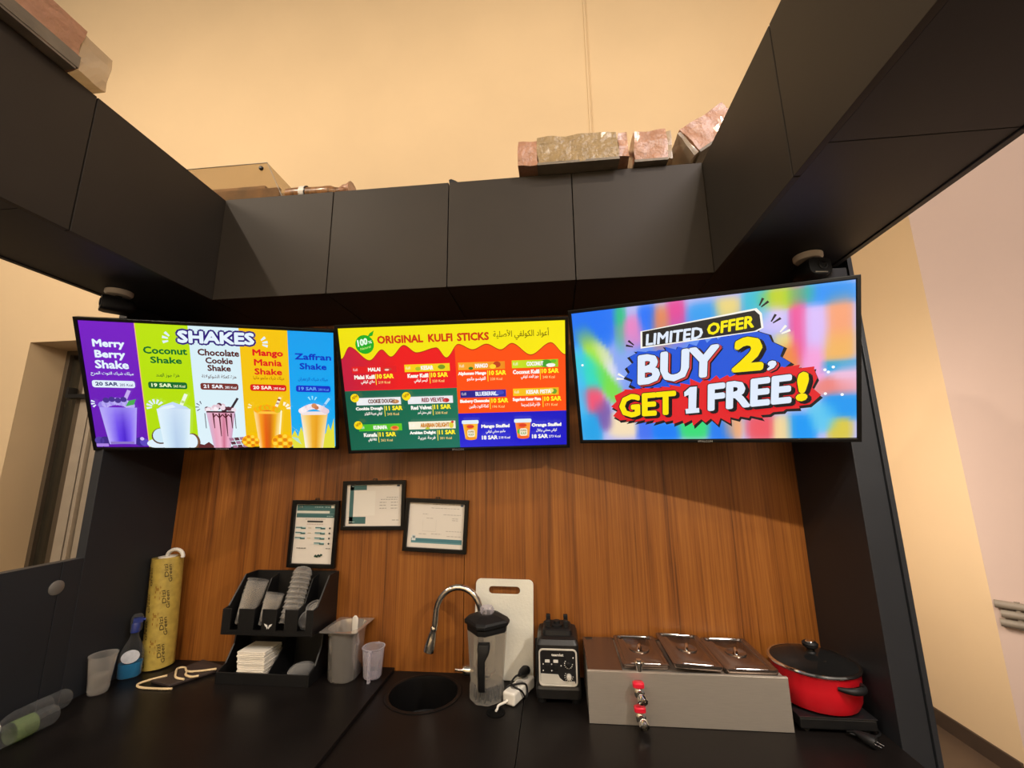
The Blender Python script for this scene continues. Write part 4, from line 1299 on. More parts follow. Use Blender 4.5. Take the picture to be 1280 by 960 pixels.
# ------------------------------------------------------------------ cup and lid organizer
OX0, OX1, OY0, OY1 = -1.425, -1.018, 1.800, 1.996
t = thing('cup_organizer', 'black two-tier cup and lid organizer under the upright frame', 'organizer', ((OX0 + OX1) / 2, 1.9, ZL))
side = [(OY0, 0), (OY0, 0.044), (OY0 + 0.045, 0.060), (OY0 + 0.085, 0.120), (OY0 + 0.095, 0.186), (OY0, 0.186), (OY0, 0.285), (OY0 + 0.028, 0.290), (OY0 + 0.115, 0.398), (OY1, 0.398), (OY1, 0)]
sp = [(y, ZL + z) for y, z in side]
for x in (OX0, OX1 - 0.007):
    MB().prism(sp, 0, x, x + 0.007).build('side_panel', M_PLASTIC, t, bevel=0.001)
MB().box(OX0 + 0.007, OX1 - 0.007, OY1 - 0.006, OY1, ZL, ZL + 0.398).build('back_panel', M_PLASTIC, t)
MB().box(OX0 + 0.007, OX1 - 0.007, OY0, OY1 - 0.006, ZL, ZL + 0.006).box(OX0 + 0.007, OX1 - 0.007, OY0, OY0 + 0.006, ZL + 0.006, ZL + 0.044).build('tray', M_PLASTIC, t, bevel=0.001)
MB().box(OX0 + 0.007, OX1 - 0.007, OY0, OY1 - 0.006, ZL + 0.186, ZL + 0.192).build('shelf', M_PLASTIC, t)
# upper front with four U slots
W_ = OX1 - OX0 - 0.014
slots = [0.125, 0.395, 0.650, 0.890]
hw = 0.046
xs = OX0 + 0.007
edges = [0.0]
for s in slots:
    edges += [s - hw, s + hw]
edges.append(1.0)
mb = MB().box(xs, xs + W_, OY0, OY0 + 0.006, ZL + 0.192, ZL + 0.205)
for k in range(0, len(edges), 2):
    mb.box(xs + edges[k] * W_, xs + edges[k + 1] * W_, OY0, OY0 + 0.006, ZL + 0.205, ZL + 0.287)
mb.build('slotted_front', M_PLASTIC, t, bevel=0.001)
dv_ = [(OY0 + 0.006, 0.192), (OY0 + 0.006, 0.262), (OY0 + 0.09, 0.285), (OY0 + 0.14, 0.375), (OY1 - 0.006, 0.385), (OY1 - 0.006, 0.192)]
for f in (0.27, 0.53, 0.775):
    x = xs + f * W_
    MB().prism([(y, ZL + z) for y, z in dv_], 0, x - 0.002, x + 0.002).build('divider', M_PLASTIC, t)
x = xs + 0.55 * W_
MB().prism([(OY0 + 0.006, ZL + 0.006), (OY0 + 0.006, ZL + 0.04), (OY0 + 0.06, ZL + 0.075), (OY1 - 0.006, ZL + 0.186), (OY1 - 0.006, ZL + 0.006)], 0, x - 0.002, x + 0.002).build('divider', M_PLASTIC, t)
lx, lz = xs + 0.52 * W_, ZL + 0.222
mb = MB()
for s in (1, -1):
    mb.prism([(lx + s * p[0], lz + p[1]) for p in ((0.001, -0.006), (0.004, -0.010), (0.007, -0.003), (0.013, 0.001), (0.018, 0.010), (0.004, 0.005))][::s], 1, OY0 - 0.0012, OY0)
mb.build('wing_logo', M_INKW, t, label='small white wing-shaped logo')

# stacks in the four slots: each cup and lid its own object
tilt = Vector((0.02, 0.44, 1)).normalized()


def cup_mesh(name, r0, r1, h, rim, m):
    return MB().lathe([(0.001, 0.0), (r0, 0.0), (r1, h), (r1 + rim, h + 0.002), (r1 + rim, h + 0.006), (r1 - 0.001, h + 0.006)], (0, 0, 0), n=28, caps=(True, False)), name, m


def stack(name, part, label, cat, group, base, axis, n, pitch, prof, m, flip=False):
    q = Vector((0, 0, 1)).rotation_difference(Vector(axis))
    first = None
    for k in range(n):
        p = Vector(base) + Vector(axis) * (k * pitch)
        if first is None:
            o = MB().lathe(prof, (0, 0, 0), n=28, caps=(True, False)).build(name, m, smooth=True)
            o.data.transform(Matrix.Translation((0, 0, -ZO)))
            first = o
        else:
            o = first.copy()
            COL.objects.link(o)
        o.location = (p.x, p.y, p.z + ZO)
        o.rotation_mode = 'XYZ'
        o.rotation_euler = q.to_euler()
        tag(o, label, cat, group)


zb = ZL + 0.1935
slx = [xs + f * W_ for f in slots]
big = [(0.001, 0.0), (0.030, 0.0), (0.032, 0.002), (0.042, 0.108), (0.0445, 0.110), (0.0445, 0.115)]
stack('clear_cup', 'cup', 'clear plastic cup nested in the stack at the left end of the organizer', 'cup', 'tall cups at the left end of the organizer', (slx[0] + 0.003, OY0 + 0.050, zb + 0.016), tilt, 5, 0.016, big, M_CUPS)
small = [(0.001, 0.0), (0.025, 0.0), (0.027, 0.002), (0.0355, 0.085), (0.038, 0.087), (0.038, 0.091)]
stack('small_clear_cup', 'cup', 'small clear plastic cup in the short second stack of the organizer', 'cup', 'short stack of small cups in the organizer', (slx[1] + 0.002, OY0 + 0.046, zb + 0.014), tilt, 4, 0.012, small, M_CUPS)
dome = [(0.012, 0.034), (0.028, 0.029), (0.038, 0.014), (0.040, 0.002), (0.0425, 0.0), (0.0425, 0.004)]
stack('dome_lid', 'lid', 'clear dome lid in the tallest stack of the organizer, third slot', 'lid', 'tallest stack of dome lids in the organizer', (slx[2] + 0.001, OY0 + 0.060, zb + 0.020), (Vector((0.0, 0.40, 1))).normalized(), 11, 0.0195, dome, M_CUPS)
flat = [(0.001, 0.006), (0.026, 0.006), (0.030, 0.010), (0.036, 0.010), (0.038, 0.0), (0.0405, 0.0)]
stack('flat_lid', 'lid', 'clear flat lid leaning in the rightmost slot of the organizer', 'lid', 'loose flat lids at the right end of the organizer', (slx[3] - 0.001, OY0 + 0.050, zb + 0.042), Vector((0.0, -0.80, 0.6)).normalized(), 1, 0.01, flat, M_CUPS)
stack('flat_lid', 'lid', 'clear flat lid standing on edge deeper in the rightmost slot of the organizer', 'lid', 'loose flat lids at the right end of the organizer', (slx[3] - 0.001, OY0 + 0.112, zb + 0.050), Vector((0.0, -0.5, 0.85)).normalized(), 3, 0.013, flat, M_CUPS)
stack('bowl_lid', 'lid', 'clear round lid lying in the lower right tray of the organizer', 'lid', None, (xs + 0.83 * W_, OY0 + 0.068, ZL + 0.034), Vector((0.05, -0.25, 1)).normalized(), 1, 0.01, [(0.001, 0.016), (0.020, 0.018), (0.036, 0.012), (0.046, 0.004), (0.050, 0.0), (0.053, 0.001)], M_CUPS)

# napkins
t = thing('napkin_stack', 'stack of white paper napkins in the lower left tray of the organizer', 'napkins', (xs + 0.32 * W_, OY0 + 0.085, ZL + 0.0065))
mb = MB()
nx0, nx1 = xs + 0.205 * W_, xs + 0.505 * W_
for k in range(16):
    z0 = ZL + 0.0065 + k * 0.0070
    j = 0.002 * math.sin(k * 2.3)
    mb.box(nx0 + j - 0.0008 * k, nx1 + j - 0.0004 * k, OY0 + 0.012 + 0.001 * math.cos(k * 1.7), OY0 + 0.125, z0, z0 + 0.0066)
mb.build('folded_napkins', M_PAPER, t, bevel=0.0015)

# ------------------------------------------------------------------ steel canister with scoop
PX, PY = -0.915, 1.900
PT = -0.664
t = thing('steel_canister', 'deep stainless steel food pan with a wide rim beside the organizer', 'canister', (PX, PY, ZL))


def rr3(cx, cy, w, h, r, z):
    return [Vector((p[0], p[1], z)) for p in rrect(cx, cy, w, h, r, 6)]


mb = MB().loft([rr3(PX, PY, 0.108, 0.124, 0.045, ZL + 0.001), rr3(PX, PY, 0.120, 0.136, 0.05, ZL + 0.01), rr3(PX, PY, 0.130, 0.150, 0.05, PT - 0.024), rr3(PX, PY, 0.136, 0.156, 0.05, PT - 0.018), rr3(PX, PY, 0.136, 0.156, 0.05, PT), rr3(PX, PY, 0.160, 0.184, 0.008, PT), rr3(PX, PY, 0.162, 0.186, 0.008, PT + 0.003), rr3(PX, PY, 0.134, 0.154, 0.05, PT + 0.003), rr3(PX, PY, 0.126, 0.146, 0.05, PT - 0.02), rr3(PX, PY, 0.108, 0.124, 0.045, ZL + 0.012)])
mb.build('pan_body', M_PANSTEEL, t, smooth=True)
t = thing('scoop', 'white plastic scoop standing in the steel canister', 'scoop', (PX + 0.01, PY, PT - 0.1))
M = Matrix.Translation((PX + 0.020, PY + 0.030, PT - 0.12)) @ Matrix.Rotation(math.radians(14), 4, 'X') @ Matrix.Rotation(math.radians(6), 4, 'Y')
mb = MB().loft([[M @ Vector((p[0], p[1], z)) for p in rrect(0, 0, w, 0.009, 0.004, 4)] for w, z in ((0.018, 0.0), (0.022, 0.08), (0.026, 0.145), (0.024, 0.160), (0.012, 0.168))])
mb.build('scoop_handle', M_WHITE, t, smooth=True)
M2 = M @ Matrix.Translation((0, 0, -0.02))
mb = MB().loft([[M2 @ Vector((p[0], p[1], z)) for p in rrect(0, 0, w, h, 0.012, 4)] for w, h, z in ((0.036, 0.028, -0.03), (0.046, 0.036, 0.0), (0.046, 0.036, 0.022))])
mb.build('scoop_bowl', M_WHITE, t, smooth=True)

# measuring jug
JX, JY = -0.796, 1.905
t = thing('measuring_jug', 'small translucent plastic measuring jug right of the steel canister', 'jug', (JX, JY, ZL))
oval_loft(MB(), [(0.001, 0.001, 0.003), (0.032, 0.030, 0.003), (0.036, 0.034, 0.008), (0.043, 0.042, 0.112), (0.046, 0.045, 0.115), (0.046, 0.045, 0.119), (0.042, 0.041, 0.118)], (JX, JY, ZL), p=2.3, caps=(False, False)).build('jug_wall', M_CLOUDY, t, smooth=True, solid=0.0012)
oval_loft(MB(), [(0.033, 0.031, 0.002), (0.036, 0.034, 0.006), (0.0365, 0.0345, 0.010)], (JX, JY, ZL), p=2.3).build('jug_base', M_CLOUDY, t, smooth=True)
mb = MB().loft([[Vector((JX + 0.006 + p[0], JY - off + p[1], ZL + z)) for p in rrect(0, 0, 0.011, d, 0.004, 3)] for off, d, z in ((0.050, 0.020, 0.001), (0.052, 0.014, 0.02), (0.056, 0.014, 0.085), (0.052, 0.022, 0.108), (0.048, 0.018, 0.116))])
mb.build('jug_handle', M_CLOUDY, t, smooth=True)
MB().loft([[Vector((JX + dx, JY + 0.046 + dy, ZL + 0.114 + dz)) for dx, dy, dz in ((-0.014, -0.004, 0), (0.014, -0.004, 0), (0, k, 0.004))] for k in (0.010, 0.012)]).build('jug_spout', M_CLOUDY, t)

# ------------------------------------------------------------------ blender jar
BX, BY = -0.292, 1.812
t = thing('blender_jar', 'clear blender jug with black lid and handle standing in front of the chopping board', 'blender jug', (BX, BY, ZR))


def octo(w, c, z, rot=0.0):
    h = w / 2
    P = [(h, -h + c), (h, h - c), (h - c, h), (-h + c, h), (-h, h - c), (-h, -h + c), (-h + c, -h), (h - c, -h)]
    return [Vector((BX + x * math.cos(rot) - y * math.sin(rot), BY + x * math.sin(rot) + y * math.cos(rot), ZR + z)) for x, y in P]


rot = math.radians(38)
MB().loft([octo(0.105, 0.02, 0.060, rot), octo(0.108, 0.020, 0.070, rot), octo(0.128, 0.020, 0.240, rot)], (True, False)).build('jug_wall', M_JAR, t, smooth=False, solid=0.003)
MB().loft([octo(0.124, 0.034, 0.001, rot), octo(0.124, 0.034, 0.044, rot), octo(0.118, 0.028, 0.054, rot), octo(0.106, 0.022, 0.064, rot)]).build('clear_base', M_JAR, t, bevel=0.003)
mb = MB()
for k in range(14):
    q = TAU * k / 14
    mb.box(-0.0025, 0.0025, 0.046, 0.052, 0.006, 0.040, Matrix.Translation((BX, BY, ZR)) @ Matrix.Rotation(q, 4, 'Z'))
mb.lathe([(0.030, 0.004), (0.030, 0.036), (0.020, 0.044)], (BX, BY, ZR), n=20)
mb.build('drive_socket', M_RUBBER, t)
mb = MB()
for k in range(2):
    M = Matrix.Translation((BX, BY, ZR + 0.072)) @ Matrix.Rotation(k * math.pi / 2 + 0.4, 4, 'Z')
    mb.prism([(-0.034, 0.016), (-0.010, 0.002), (0.010, 0.002), (0.034, 0.020), (0.010, -0.002), (-0.010, -0.002)], 1, -0.006, 0.006)
    for v in mb.bm.verts:
        if not v.tag:
            v.co = M @ v.co
            v.tag = True
mb.build('blades', M_STEEL, t)
MB().loft([octo(0.132, 0.022, 0.240, rot), octo(0.134, 0.022, 0.252, rot), octo(0.134, 0.022, 0.262, rot), octo(0.150, 0.024, 0.266, rot), octo(0.152, 0.024, 0.278, rot), octo(0.144, 0.030, 0.286, rot), octo(0.085, 0.022, 0.300, rot), octo(0.07, 0.018, 0.302, rot)]).build('jug_lid', M_RUBBER, t, bevel=0.003)
mb = MB().lathe([(0.024, 0.298), (0.026, 0.306), (0.026, 0.322), (0.022, 0.328), (0.001, 0.328)], (BX, BY, ZR), n=24)
for k in range(8):
    mb.box(0.024, 0.029, -0.003, 0.003, 0.306, 0.320, Matrix.Translation((BX, BY, ZR)) @ Matrix.Rotation(TAU * k / 8, 4, 'Z'))
mb.build('lid_plug', M_CLOUDY, t, smooth=True)
hd = Vector((0.02, -1, 0)).normalized()
sd = Vector((-hd.y, hd.x, 0))
mb = MB()
L = []
for r, w, d, z in ((0.084, 0.026, 0.016, 0.060), (0.092, 0.026, 0.018, 0.075), (0.098, 0.027, 0.020, 0.13), (0.100, 0.027, 0.022, 0.165), (0.094, 0.040, 0.030, 0.190), (0.090, 0.046, 0.034, 0.205), (0.086, 0.044, 0.032, 0.222)):
    L.append([Vector((BX - 0.008, BY, ZR + z)) + hd * (r + p[1]) + sd * (p[0] + (0.008 if w > 0.03 else 0)) for p in rrect(0, 0, w, d, 0.006, 3)])
mb.loft(L).build('jug_handle', M_RUBBER, t, smooth=True)

# ------------------------------------------------------------------ extension lead
t = thing('extension_lead', 'white power strip with black cable wound round it, lying by the board', 'power strip', (-0.185, 1.87, ZR))
P0, P1 = Vector((-0.203, 1.760, ZR)), Vector((-0.133, 1.912, ZR))
dr = (P1 - P0).normalized()
Ln = (P1 - P0).length
ang = math.atan2(dr.y, dr.x)
MX = Matrix.Translation(P0 + Vector((0, 0, 0.0005))) @ Matrix.Rotation(ang, 4, 'Z')
mb = MB().box(0, Ln, -0.026, 0.026, 0.0, 0.044, MX)
mb.build('strip_body', M_WHITE, t, bevel=0.008, seg=3)
for k in range(3):
    MB().cyl(MX @ Vector((0.045 + 0.042 * k, 0, 0.0440)), MX @ Vector((0.045 + 0.042 * k, 0, 0.0452)), 0.014, n=20).build('socket', mat('grey_socket_insert', (150, 148, 142), 0.5) if k == 0 else bpy.data.materials['grey_socket_insert'], t)
pts = [MX @ Vector(p) for p in ((0.02, 0.032, 0.02), (0.03, 0.024, 0.046), (0.055, 0.0, 0.0505), (0.085, -0.026, 0.046), (0.09, -0.033, 0.02), (0.07, -0.036, 0.006), (0.05, -0.031, 0.035), (0.035, -0.010, 0.050), (0.05, 0.018, 0.053), (0.08, 0.030, 0.046), (0.095, 0.022, 0.058), (0.106, 0.010, 0.062))]
MB().tube(smooth_path(pts), 0.0035, 8).build('black_cable', M_RUBBER, t, smooth=True, label='black cable wound round the strip')
c0 = MX @ Vector((0.106, 0.008, 0.064))
mb = MB()
mb.loft([[c0 + dr * l + Vector((0, 0, -dz)) + Vector((-dr.y, dr.x, 0)) * p[0] + Vector((0, 0, p[1])) for p in rrect(0, 0, w, h, min(w, h) * 0.45, 4)] for l, w, h, dz in ((-0.010, 0.012, 0.012, 0.0), (0.0, 0.020, 0.018, 0.0), (0.02, 0.034, 0.030, 0.002), (0.045, 0.038, 0.034, 0.002), (0.055, 0.034, 0.030, 0.003))])
mb.build('mains_plug', M_RUBBER, t, smooth=True, label='black rounded plug on top')
MB().tube(smooth_path([MX @ Vector((0.003, 0.004, 0.018)), MX @ Vector((-0.012, 0.006, 0.016)), Vector((-0.236, 1.738, ZR + 0.012)), Vector((-0.240, 1.722, ZR + 0.0070)), Vector((-0.243, 1.713, ZR + 0.0062))]), 0.0042, 8).build('white_cable', M_WHITE, t, smooth=True, label='white cable into the cable hole')

# ------------------------------------------------------------------ blender motor base
QX, QY0 = -0.014, 1.786
t = thing('countertop_blender', 'black blender motor base with a silver-framed control panel', 'blender', (QX, 1.88, ZR))


def box_at(w, y0, y1, z, r=0.015):
    return [Vector((QX + p[0], (y0 + y1) / 2 + p[1], ZR + z)) for p in rrect(0, 0, w, y1 - y0, r, 4)]


MB().loft([box_at(0.168, QY0 - 0.004, 1.985, 0.018), box_at(0.172, QY0 - 0.004, 1.985, 0.05), box_at(0.166, QY0, 1.985, 0.060), box_at(0.162, QY0 + 0.002, 1.980, 0.20), box_at(0.150, QY0 + 0.012, 1.972, 0.216), box_at(0.128, QY0 + 0.028, 1.960, 0.222)]).build('housing', M_PLASTIC, t, bevel=0.002)
for x in (-0.064, 0.064):
    for y in (QY0 + 0.02, 1.960):
        MB().lathe([(0.016, 0.0005), (0.018, 0.006), (0.018, 0.02)], (QX + x, y, ZR), n=16).build('foot', M_RUBBER, t, smooth=True)
MB().loft([box_at(0.118, QY0 + 0.036, 1.950, 0.218, 0.02), box_at(0.112, QY0 + 0.040, 1.945, 0.238, 0.02), box_at(0.100, QY0 + 0.048, 1.938, 0.242, 0.02)]).build('jug_seat', M_RUBBER, t)
mb = MB()
for x in (-0.036, 0.036):
    for y in (QY0 + 0.070, 1.925):
        mb.box(QX + x - 0.009, QX + x + 0.009, y - 0.009, y + 0.009, ZR + 0.240, ZR + 0.268)
mb.build('seat_pads', M_RUBBER, t, bevel=0.003)
MB().lathe([(0.022, 0.238), (0.022, 0.248), (0.014, 0.252), (0.014, 0.262), (0.001, 0.262)], (QX, QY0 + 0.085, ZR), n=24).build('drive_socket', M_RUBBER, t, smooth=True)
MB().tube([(QX - 0.070, QY0 + 0.06, ZR + 0.205), (QX - 0.085, QY0 + 0.05, ZR + 0.205), (QX - 0.087, QY0 + 0.05, ZR + 0.06)], 0.004, 8).build('edge_cable', M_RUBBER, t, smooth=True)
# control panel
yp = QY0 - 0.0015
cz = ZR + 0.127
mb = MB()
A_ = rrect(QX, cz, 0.146, 0.128, 0.016, 5)
B_ = rrect(QX, cz, 0.134, 0.116, 0.011, 5)
ring_plate(mb, A_, B_, yp - 0.006, yp)
mb.build('panel_surround', M_SILVER, t, bevel=0.0015, label='silver surround')
MB().prism(rrect(QX, cz, 0.136, 0.118, 0.011, 5), 1, yp - 0.003, yp + 0.002).build('control_panel', M_PANEL, t)
mb = MB().prism([(QX - 0.066, cz - 0.057), (QX + 0.065, cz - 0.057), (QX + 0.062, cz - 0.046), (QX + 0.020, cz - 0.046), (QX + 0.006, cz - 0.036), (QX + 0.0, cz - 0.024), (QX - 0.066, cz - 0.022)], 1, yp - 0.0048, yp - 0.003)
mb.build('silver_plate', M_SILVER, t)
mb = MB()
for k, x in enumerate((-0.040, -0.008)):
    mb.box(QX + x - 0.009, QX + x + 0.009, yp - 0.0042, yp - 0.003, cz + 0.016, cz + 0.026)
for x, z in ((-0.056, 0.010), (-0.056, -0.012), (-0.024, 0.010), (-0.024, -0.012), (0.012, 0.006), (0.058, 0.034)):
    mb.cyl((QX + x, yp - 0.003, cz + z), (QX + x, yp - 0.004, cz + z), 0.0024, n=10)
for k in range(9):
    q = math.radians(-20 + k * 27)
    mb.box(-0.0015, 0.0015, yp - 0.0038, yp - 0.003, 0.013, 0.0165, Matrix.Translation((QX + 0.040, 0, cz + 0.012)) @ Matrix.Rotation(q + math.pi / 2 + 0.4, 4, 'Y'))
    mb.box(-0.001, 0.001, yp - 0.0038, yp - 0.003, 0.0135, 0.017, Matrix.Translation((QX + 0.040, 0, cz - 0.030)) @ Matrix.Rotation(q + math.pi / 2 + 0.4, 4, 'Y'))
vs, fs = glyphs('teamlet', 0.03)
q = [mb.bm.verts.new((QX - 0.024 + x * 0.046, yp - 0.0036, cz + 0.038 + y * 0.010)) for x, y in vs]
for f in fs:
    mb.face([q[i] for i in f])
mb.build('panel_markings', M_INKW, t, label='white markings and lettering')
for x in (-0.040, -0.008):
    MB().box(QX + x - 0.009, QX + x + 0.009, yp - 0.006, yp - 0.003, cz - 0.010, cz + 0.010).build('rocker_switch', M_RUBBER, t, bevel=0.0015)
MB().lathe([(0.011, 0.0), (0.010, 0.010), (0.008, 0.011), (0.001, 0.011)], (QX + 0.040, yp - 0.003, cz + 0.012), (0, -1, 0), 20).build('dial_knob', M_RUBBER, t, smooth=True)
MB().lathe([(0.010, 0.0), (0.009, 0.012), (0.007, 0.013), (0.001, 0.013)], (QX + 0.040, yp - 0.003, cz - 0.030), (0, -1, 0), 20).build('dial_knob', M_SILVER, t, smooth=True, label='silver dial knob')

# ------------------------------------------------------------------ bain-marie
GX0, GX1, GY0, GY1 = 0.092, 0.758, 1.674, 1.985
GT = -0.712
t = thing('bain_marie', 'stainless steel bain-marie food warmer with three lidded pans', 'food warmer', ((GX0 + GX1) / 2, 1.83, ZR))
mb = MB().box(GX0, GX1, GY0 + 0.004, GY1, ZR + 0.0005, GT - 0.004)
mb.build('body', M_STEEL, t, bevel=0.002)
MB().box(GX0 - 0.002, GX1 + 0.004, GY0, GY0 + 0.0035, ZR + 0.001, GT).box(GX0 - 0.002, GX1 + 0.004, GY0, GY0 + 0.012, GT, GT + 0.002).build('front_panel', M_STEEL, t, bevel=0.0008)
MB().box(GX0, 0.214, GY0 + 0.0125, GY1, GT - 0.004, GT).box(0.214, GX1, GY0 + 0.0125, GY0 + 0.02, GT - 0.004, GT).box(0.214, GX1, GY1 - 0.012, GY1, GT - 0.004, GT).build('top_plate', M_LIDSTEEL, t, bevel=0.001)
MB().box(GX0 + 0.012, GX0 + 0.04, GY1 - 0.022, GY1 - 0.006, GT, GT + 0.002).build('name_plate', M_PANEL, t)


def pan_lid(x0, x1, y0, y1, z, tilt, label, notch):
    t = thing('pan_lid', label, 'lid', ((x0 + x1) / 2, (y0 + y1) / 2, z), (0, math.radians(tilt), 0), 'steel pan lids on the bain-marie')
    w, h = x1 - x0, y1 - y0
    R = lambda a, b, r, zz: [Vector((p[0], p[1], zz)) for p in rrect(0, 0, a, b, r, 5)]
    MB().loft([R(w - 0.004, h - 0.004, 0.012, -0.010), R(w, h, 0.014, -0.002), R(w, h, 0.014, 0.002), R(w - 0.006, h - 0.006, 0.012, 0.004), R(w - 0.022, h - 0.022, 0.010, 0.004), R(w - 0.030, h - 0.030, 0.010, -0.001), R(w - 0.044, h - 0.050, 0.02, -0.001), R(w - 0.056, h - 0.062, 0.02, 0.003)]).build('lid_plate', M_LIDSTEEL, t, local=True, smooth=True)
    MB().lathe([(0.038, 0.0030), (0.037, 0.0062), (0.034, 0.0070), (0.031, 0.0060), (0.027, 0.0036), (0.001, 0.0033)], (0, 0, 0), n=32).build('handle_dimple', M_LIDSTEEL, t, local=True, smooth=True)
    pts = [(-0.026, 0, 0.003), (-0.022, 0, 0.007), (-0.010, 0, 0.012), (0.010, 0, 0.012), (0.022, 0, 0.007), (0.026, 0, 0.003)]
    MB().tube(smooth_path([(0.3 * p[0], p[0], p[2]) for p in pts], 3), 0.007, 10).build('lid_handle', M_CHROME, t, local=True, smooth=True)
    for s in (-1, 1):
        MB().loft([[Vector((p[0], s * (h / 2 - 0.011) + p[1], zz)) for p in rrect(0, 0, w * 0.66 + g, 0.014 + g, 0.006, 4)] for zz, g in ((0.0035, 0.0), (0.0058, -0.003), (0.0062, -0.006))]).build('edge_highlight', M_CHROME, t, local=True, smooth=True)  # chrome strip stands in for the highlight along the lid's end fold
    return t


pan_lid(0.218, 0.384, 1.702, 1.972, GT + 0.012, 0.0, 'steel pan lid on the bain-marie nearest the blender base', 0)
pan_lid(0.392, 0.562, 1.684, 1.974, GT + 0.022, 2.5, 'steel pan lid in the middle of the bain-marie, sitting proud', 0)
pan_lid(0.568, 0.744, 1.686, 1.972, GT + 0.012, 0.0, 'steel pan lid on the bain-marie nearest the red pot', 0)
tx = 0.262
for zc in (GT - 0.052, GT - 0.126):
    n = 'drain_tap'
    tap = MB().lathe([(0.013, 0), (0.013, 0.010), (0.017, 0.012), (0.018, 0.020), (0.017, 0.028), (0.011, 0.032), (0.011, 0.038)], (tx, GY0 - 0.0005, zc), (0, -1, 0), 20).lathe([(0.017, 0), (0.018, 0.004), (0.018, 0.016), (0.015, 0.019), (0.012, 0.019), (0.011, 0.008), (0.001, 0.008)], (tx + 0.006, GY0 - 0.030, zc - 0.010), (0.10, -0.75, -0.55), 24).build(n, M_CHROME, t, smooth=True)
    MB().cyl((tx, GY0 - 0.022, zc + 0.012), (tx, GY0 - 0.022, zc + 0.022), 0.007, n=12).loft([[Vector((tx - 0.002 + p[0], GY0 - 0.024 + p[1], zc + z)) for p in rrect(0, 0, w, d, 0.008, 4)] for z, w, d in ((0.018, 0.030, 0.022), (0.021, 0.038, 0.028), (0.032, 0.038, 0.028), (0.036, 0.030, 0.020))]).build('tap_lever', M_REDLEVER, tap, smooth=True, label='red tap lever')
MB().lathe([(0.011, 0.0), (0.011, 0.020), (0.015, 0.021), (0.015, 0.028), (0.009, 0.029), (0.009, 0.036), (0.001, 0.037)], (0.272, GY0 + 0.012, GT + 0.0025), n=20).box(0.256, 0.290, GY0 + 0.006, GY0 + 0.016, GT + 0.026, GT + 0.033).build('filler_cap', M_CHROME, t, smooth=True)

# ------------------------------------------------------------------ hob and red pot
t = thing('hob', 'flat black electric hob under the red pot', 'hob', (0.90, 1.82, ZR))
HB = -0.826
mb = MB()
mb.box(0.785, 1.025, 1.678, 1.975, ZR + 0.012, HB - 0.004)
mb.build('hob_body', M_PLASTIC, t, bevel=0.004)
MB().box(0.783, 1.027, 1.676, 1.977, HB - 0.0038, HB).build('hob_plate', M_PANEL, t, bevel=0.002)
for x in (0.81, 1.0):
    for y in (1.70, 1.95):
        MB().cyl((x, y, ZR + 0.0005), (x, y, ZR + 0.012), 0.012, n=14).build('foot', M_RUBBER, t)
KX, KY, KR = 0.908, 1.795, 0.138
t = thing('cooking_pot', 'round red cooking pot with a glass lid on the black hob', 'pot', (KX, KY, HB))
MB().lathe([(0.001, 0.001), (KR - 0.034, 0.001), (KR - 0.016, 0.008), (KR - 0.006, 0.030), (KR - 0.001, 0.075), (KR, 0.118), (KR + 0.002, 0.121)], (KX, KY, HB), n=56, caps=(True, False)).build('pot_body', M_RED, t, smooth=True)
MB().lathe([(KR + 0.0015, 0.121), (KR - 0.004, 0.121), (KR - 0.006, 0.08), (KR - 0.012, 0.03), (KR - 0.04, 0.010), (0.001, 0.008)], (KX, KY, HB), n=56, caps=(False, True)).build('pot_lining', M_POTIN, t, smooth=True)
lid = MB().lathe([(KR + 0.0, 0.124), (KR + 0.005, 0.122), (KR + 0.006, 0.126), (KR + 0.002, 0.130), (KR - 0.004, 0.130), (KR - 0.004, 0.126), (KR + 0.0, 0.124)], (KX, KY, HB), n=64, caps=(False, False)).build('lid_rim', M_CHROME, t, smooth=True, label='steel lid rim')
MB().lathe([(KR - 0.004, 0.129), (KR * 0.8, 0.138), (KR * 0.5, 0.147), (KR * 0.2, 0.151), (0.001, 0.152)], (KX, KY, HB), n=56, caps=(False, False)).build('glass_lid', M_GLASS, t, smooth=True, label='clear glass lid')
MB().lathe([(0.018, 0.150), (0.012, 0.156), (0.012, 0.164), (0.024, 0.172), (0.026, 0.182), (0.020, 0.188), (0.014, 0.187)], (KX, KY, HB), n=32).build('lid_knob', M_RUBBER, t, smooth=True)
MB().lathe([(0.015, 0.1875), (0.013, 0.190), (0.001, 0.190)], (KX, KY, HB), n=24).build('knob_cap', M_CHROME, t, smooth=True)
MB().cyl((KX + 0.01, KY - 0.062, HB + 0.1448), (KX + 0.01, KY - 0.062, HB + 0.1478), 0.005, n=14).build('steam_vent', M_CHROME, t, smooth=True)
for hd in (Vector((0.36, -0.93, 0)).normalized(), Vector((-0.36, 0.93, 0)).normalized()):
    sd = Vector((-hd.y, hd.x, 0))
    base = Vector((KX, KY, HB + 0.095))
    L = []
    for k in range(13):
        s = -1 + 2 * k / 12
        out = 0.024 * (1 - abs(s) ** 3)
        ctr = base + sd * (s * 0.050) + hd * (math.sqrt(max(KR ** 2 - (s * 0.05) ** 2, 0)) - 0.001 + out)
        L.append(ctr)
    h = MB().tube(L, [0.006 + 0.006 * (1 - abs(-1 + 2 * k / 12) ** 2) for k in range(13)], 12).build('pot_handle', M_RUBBER, t, smooth=True)
    if hd.y < 0:
        c = base + hd * (KR + 0.0225) + Vector((0, 0, 0.0105))
        MB().loft([[c + sd * p[0] + hd * (p[1] * 0.8) + Vector((0, 0, z + 0.0)) for p in rrect(0, 0, 0.040, 0.008, 0.0035, 4)] for z in (0.0, 0.0025)]).build('handle_inlay', M_CHROME, t, smooth=True)

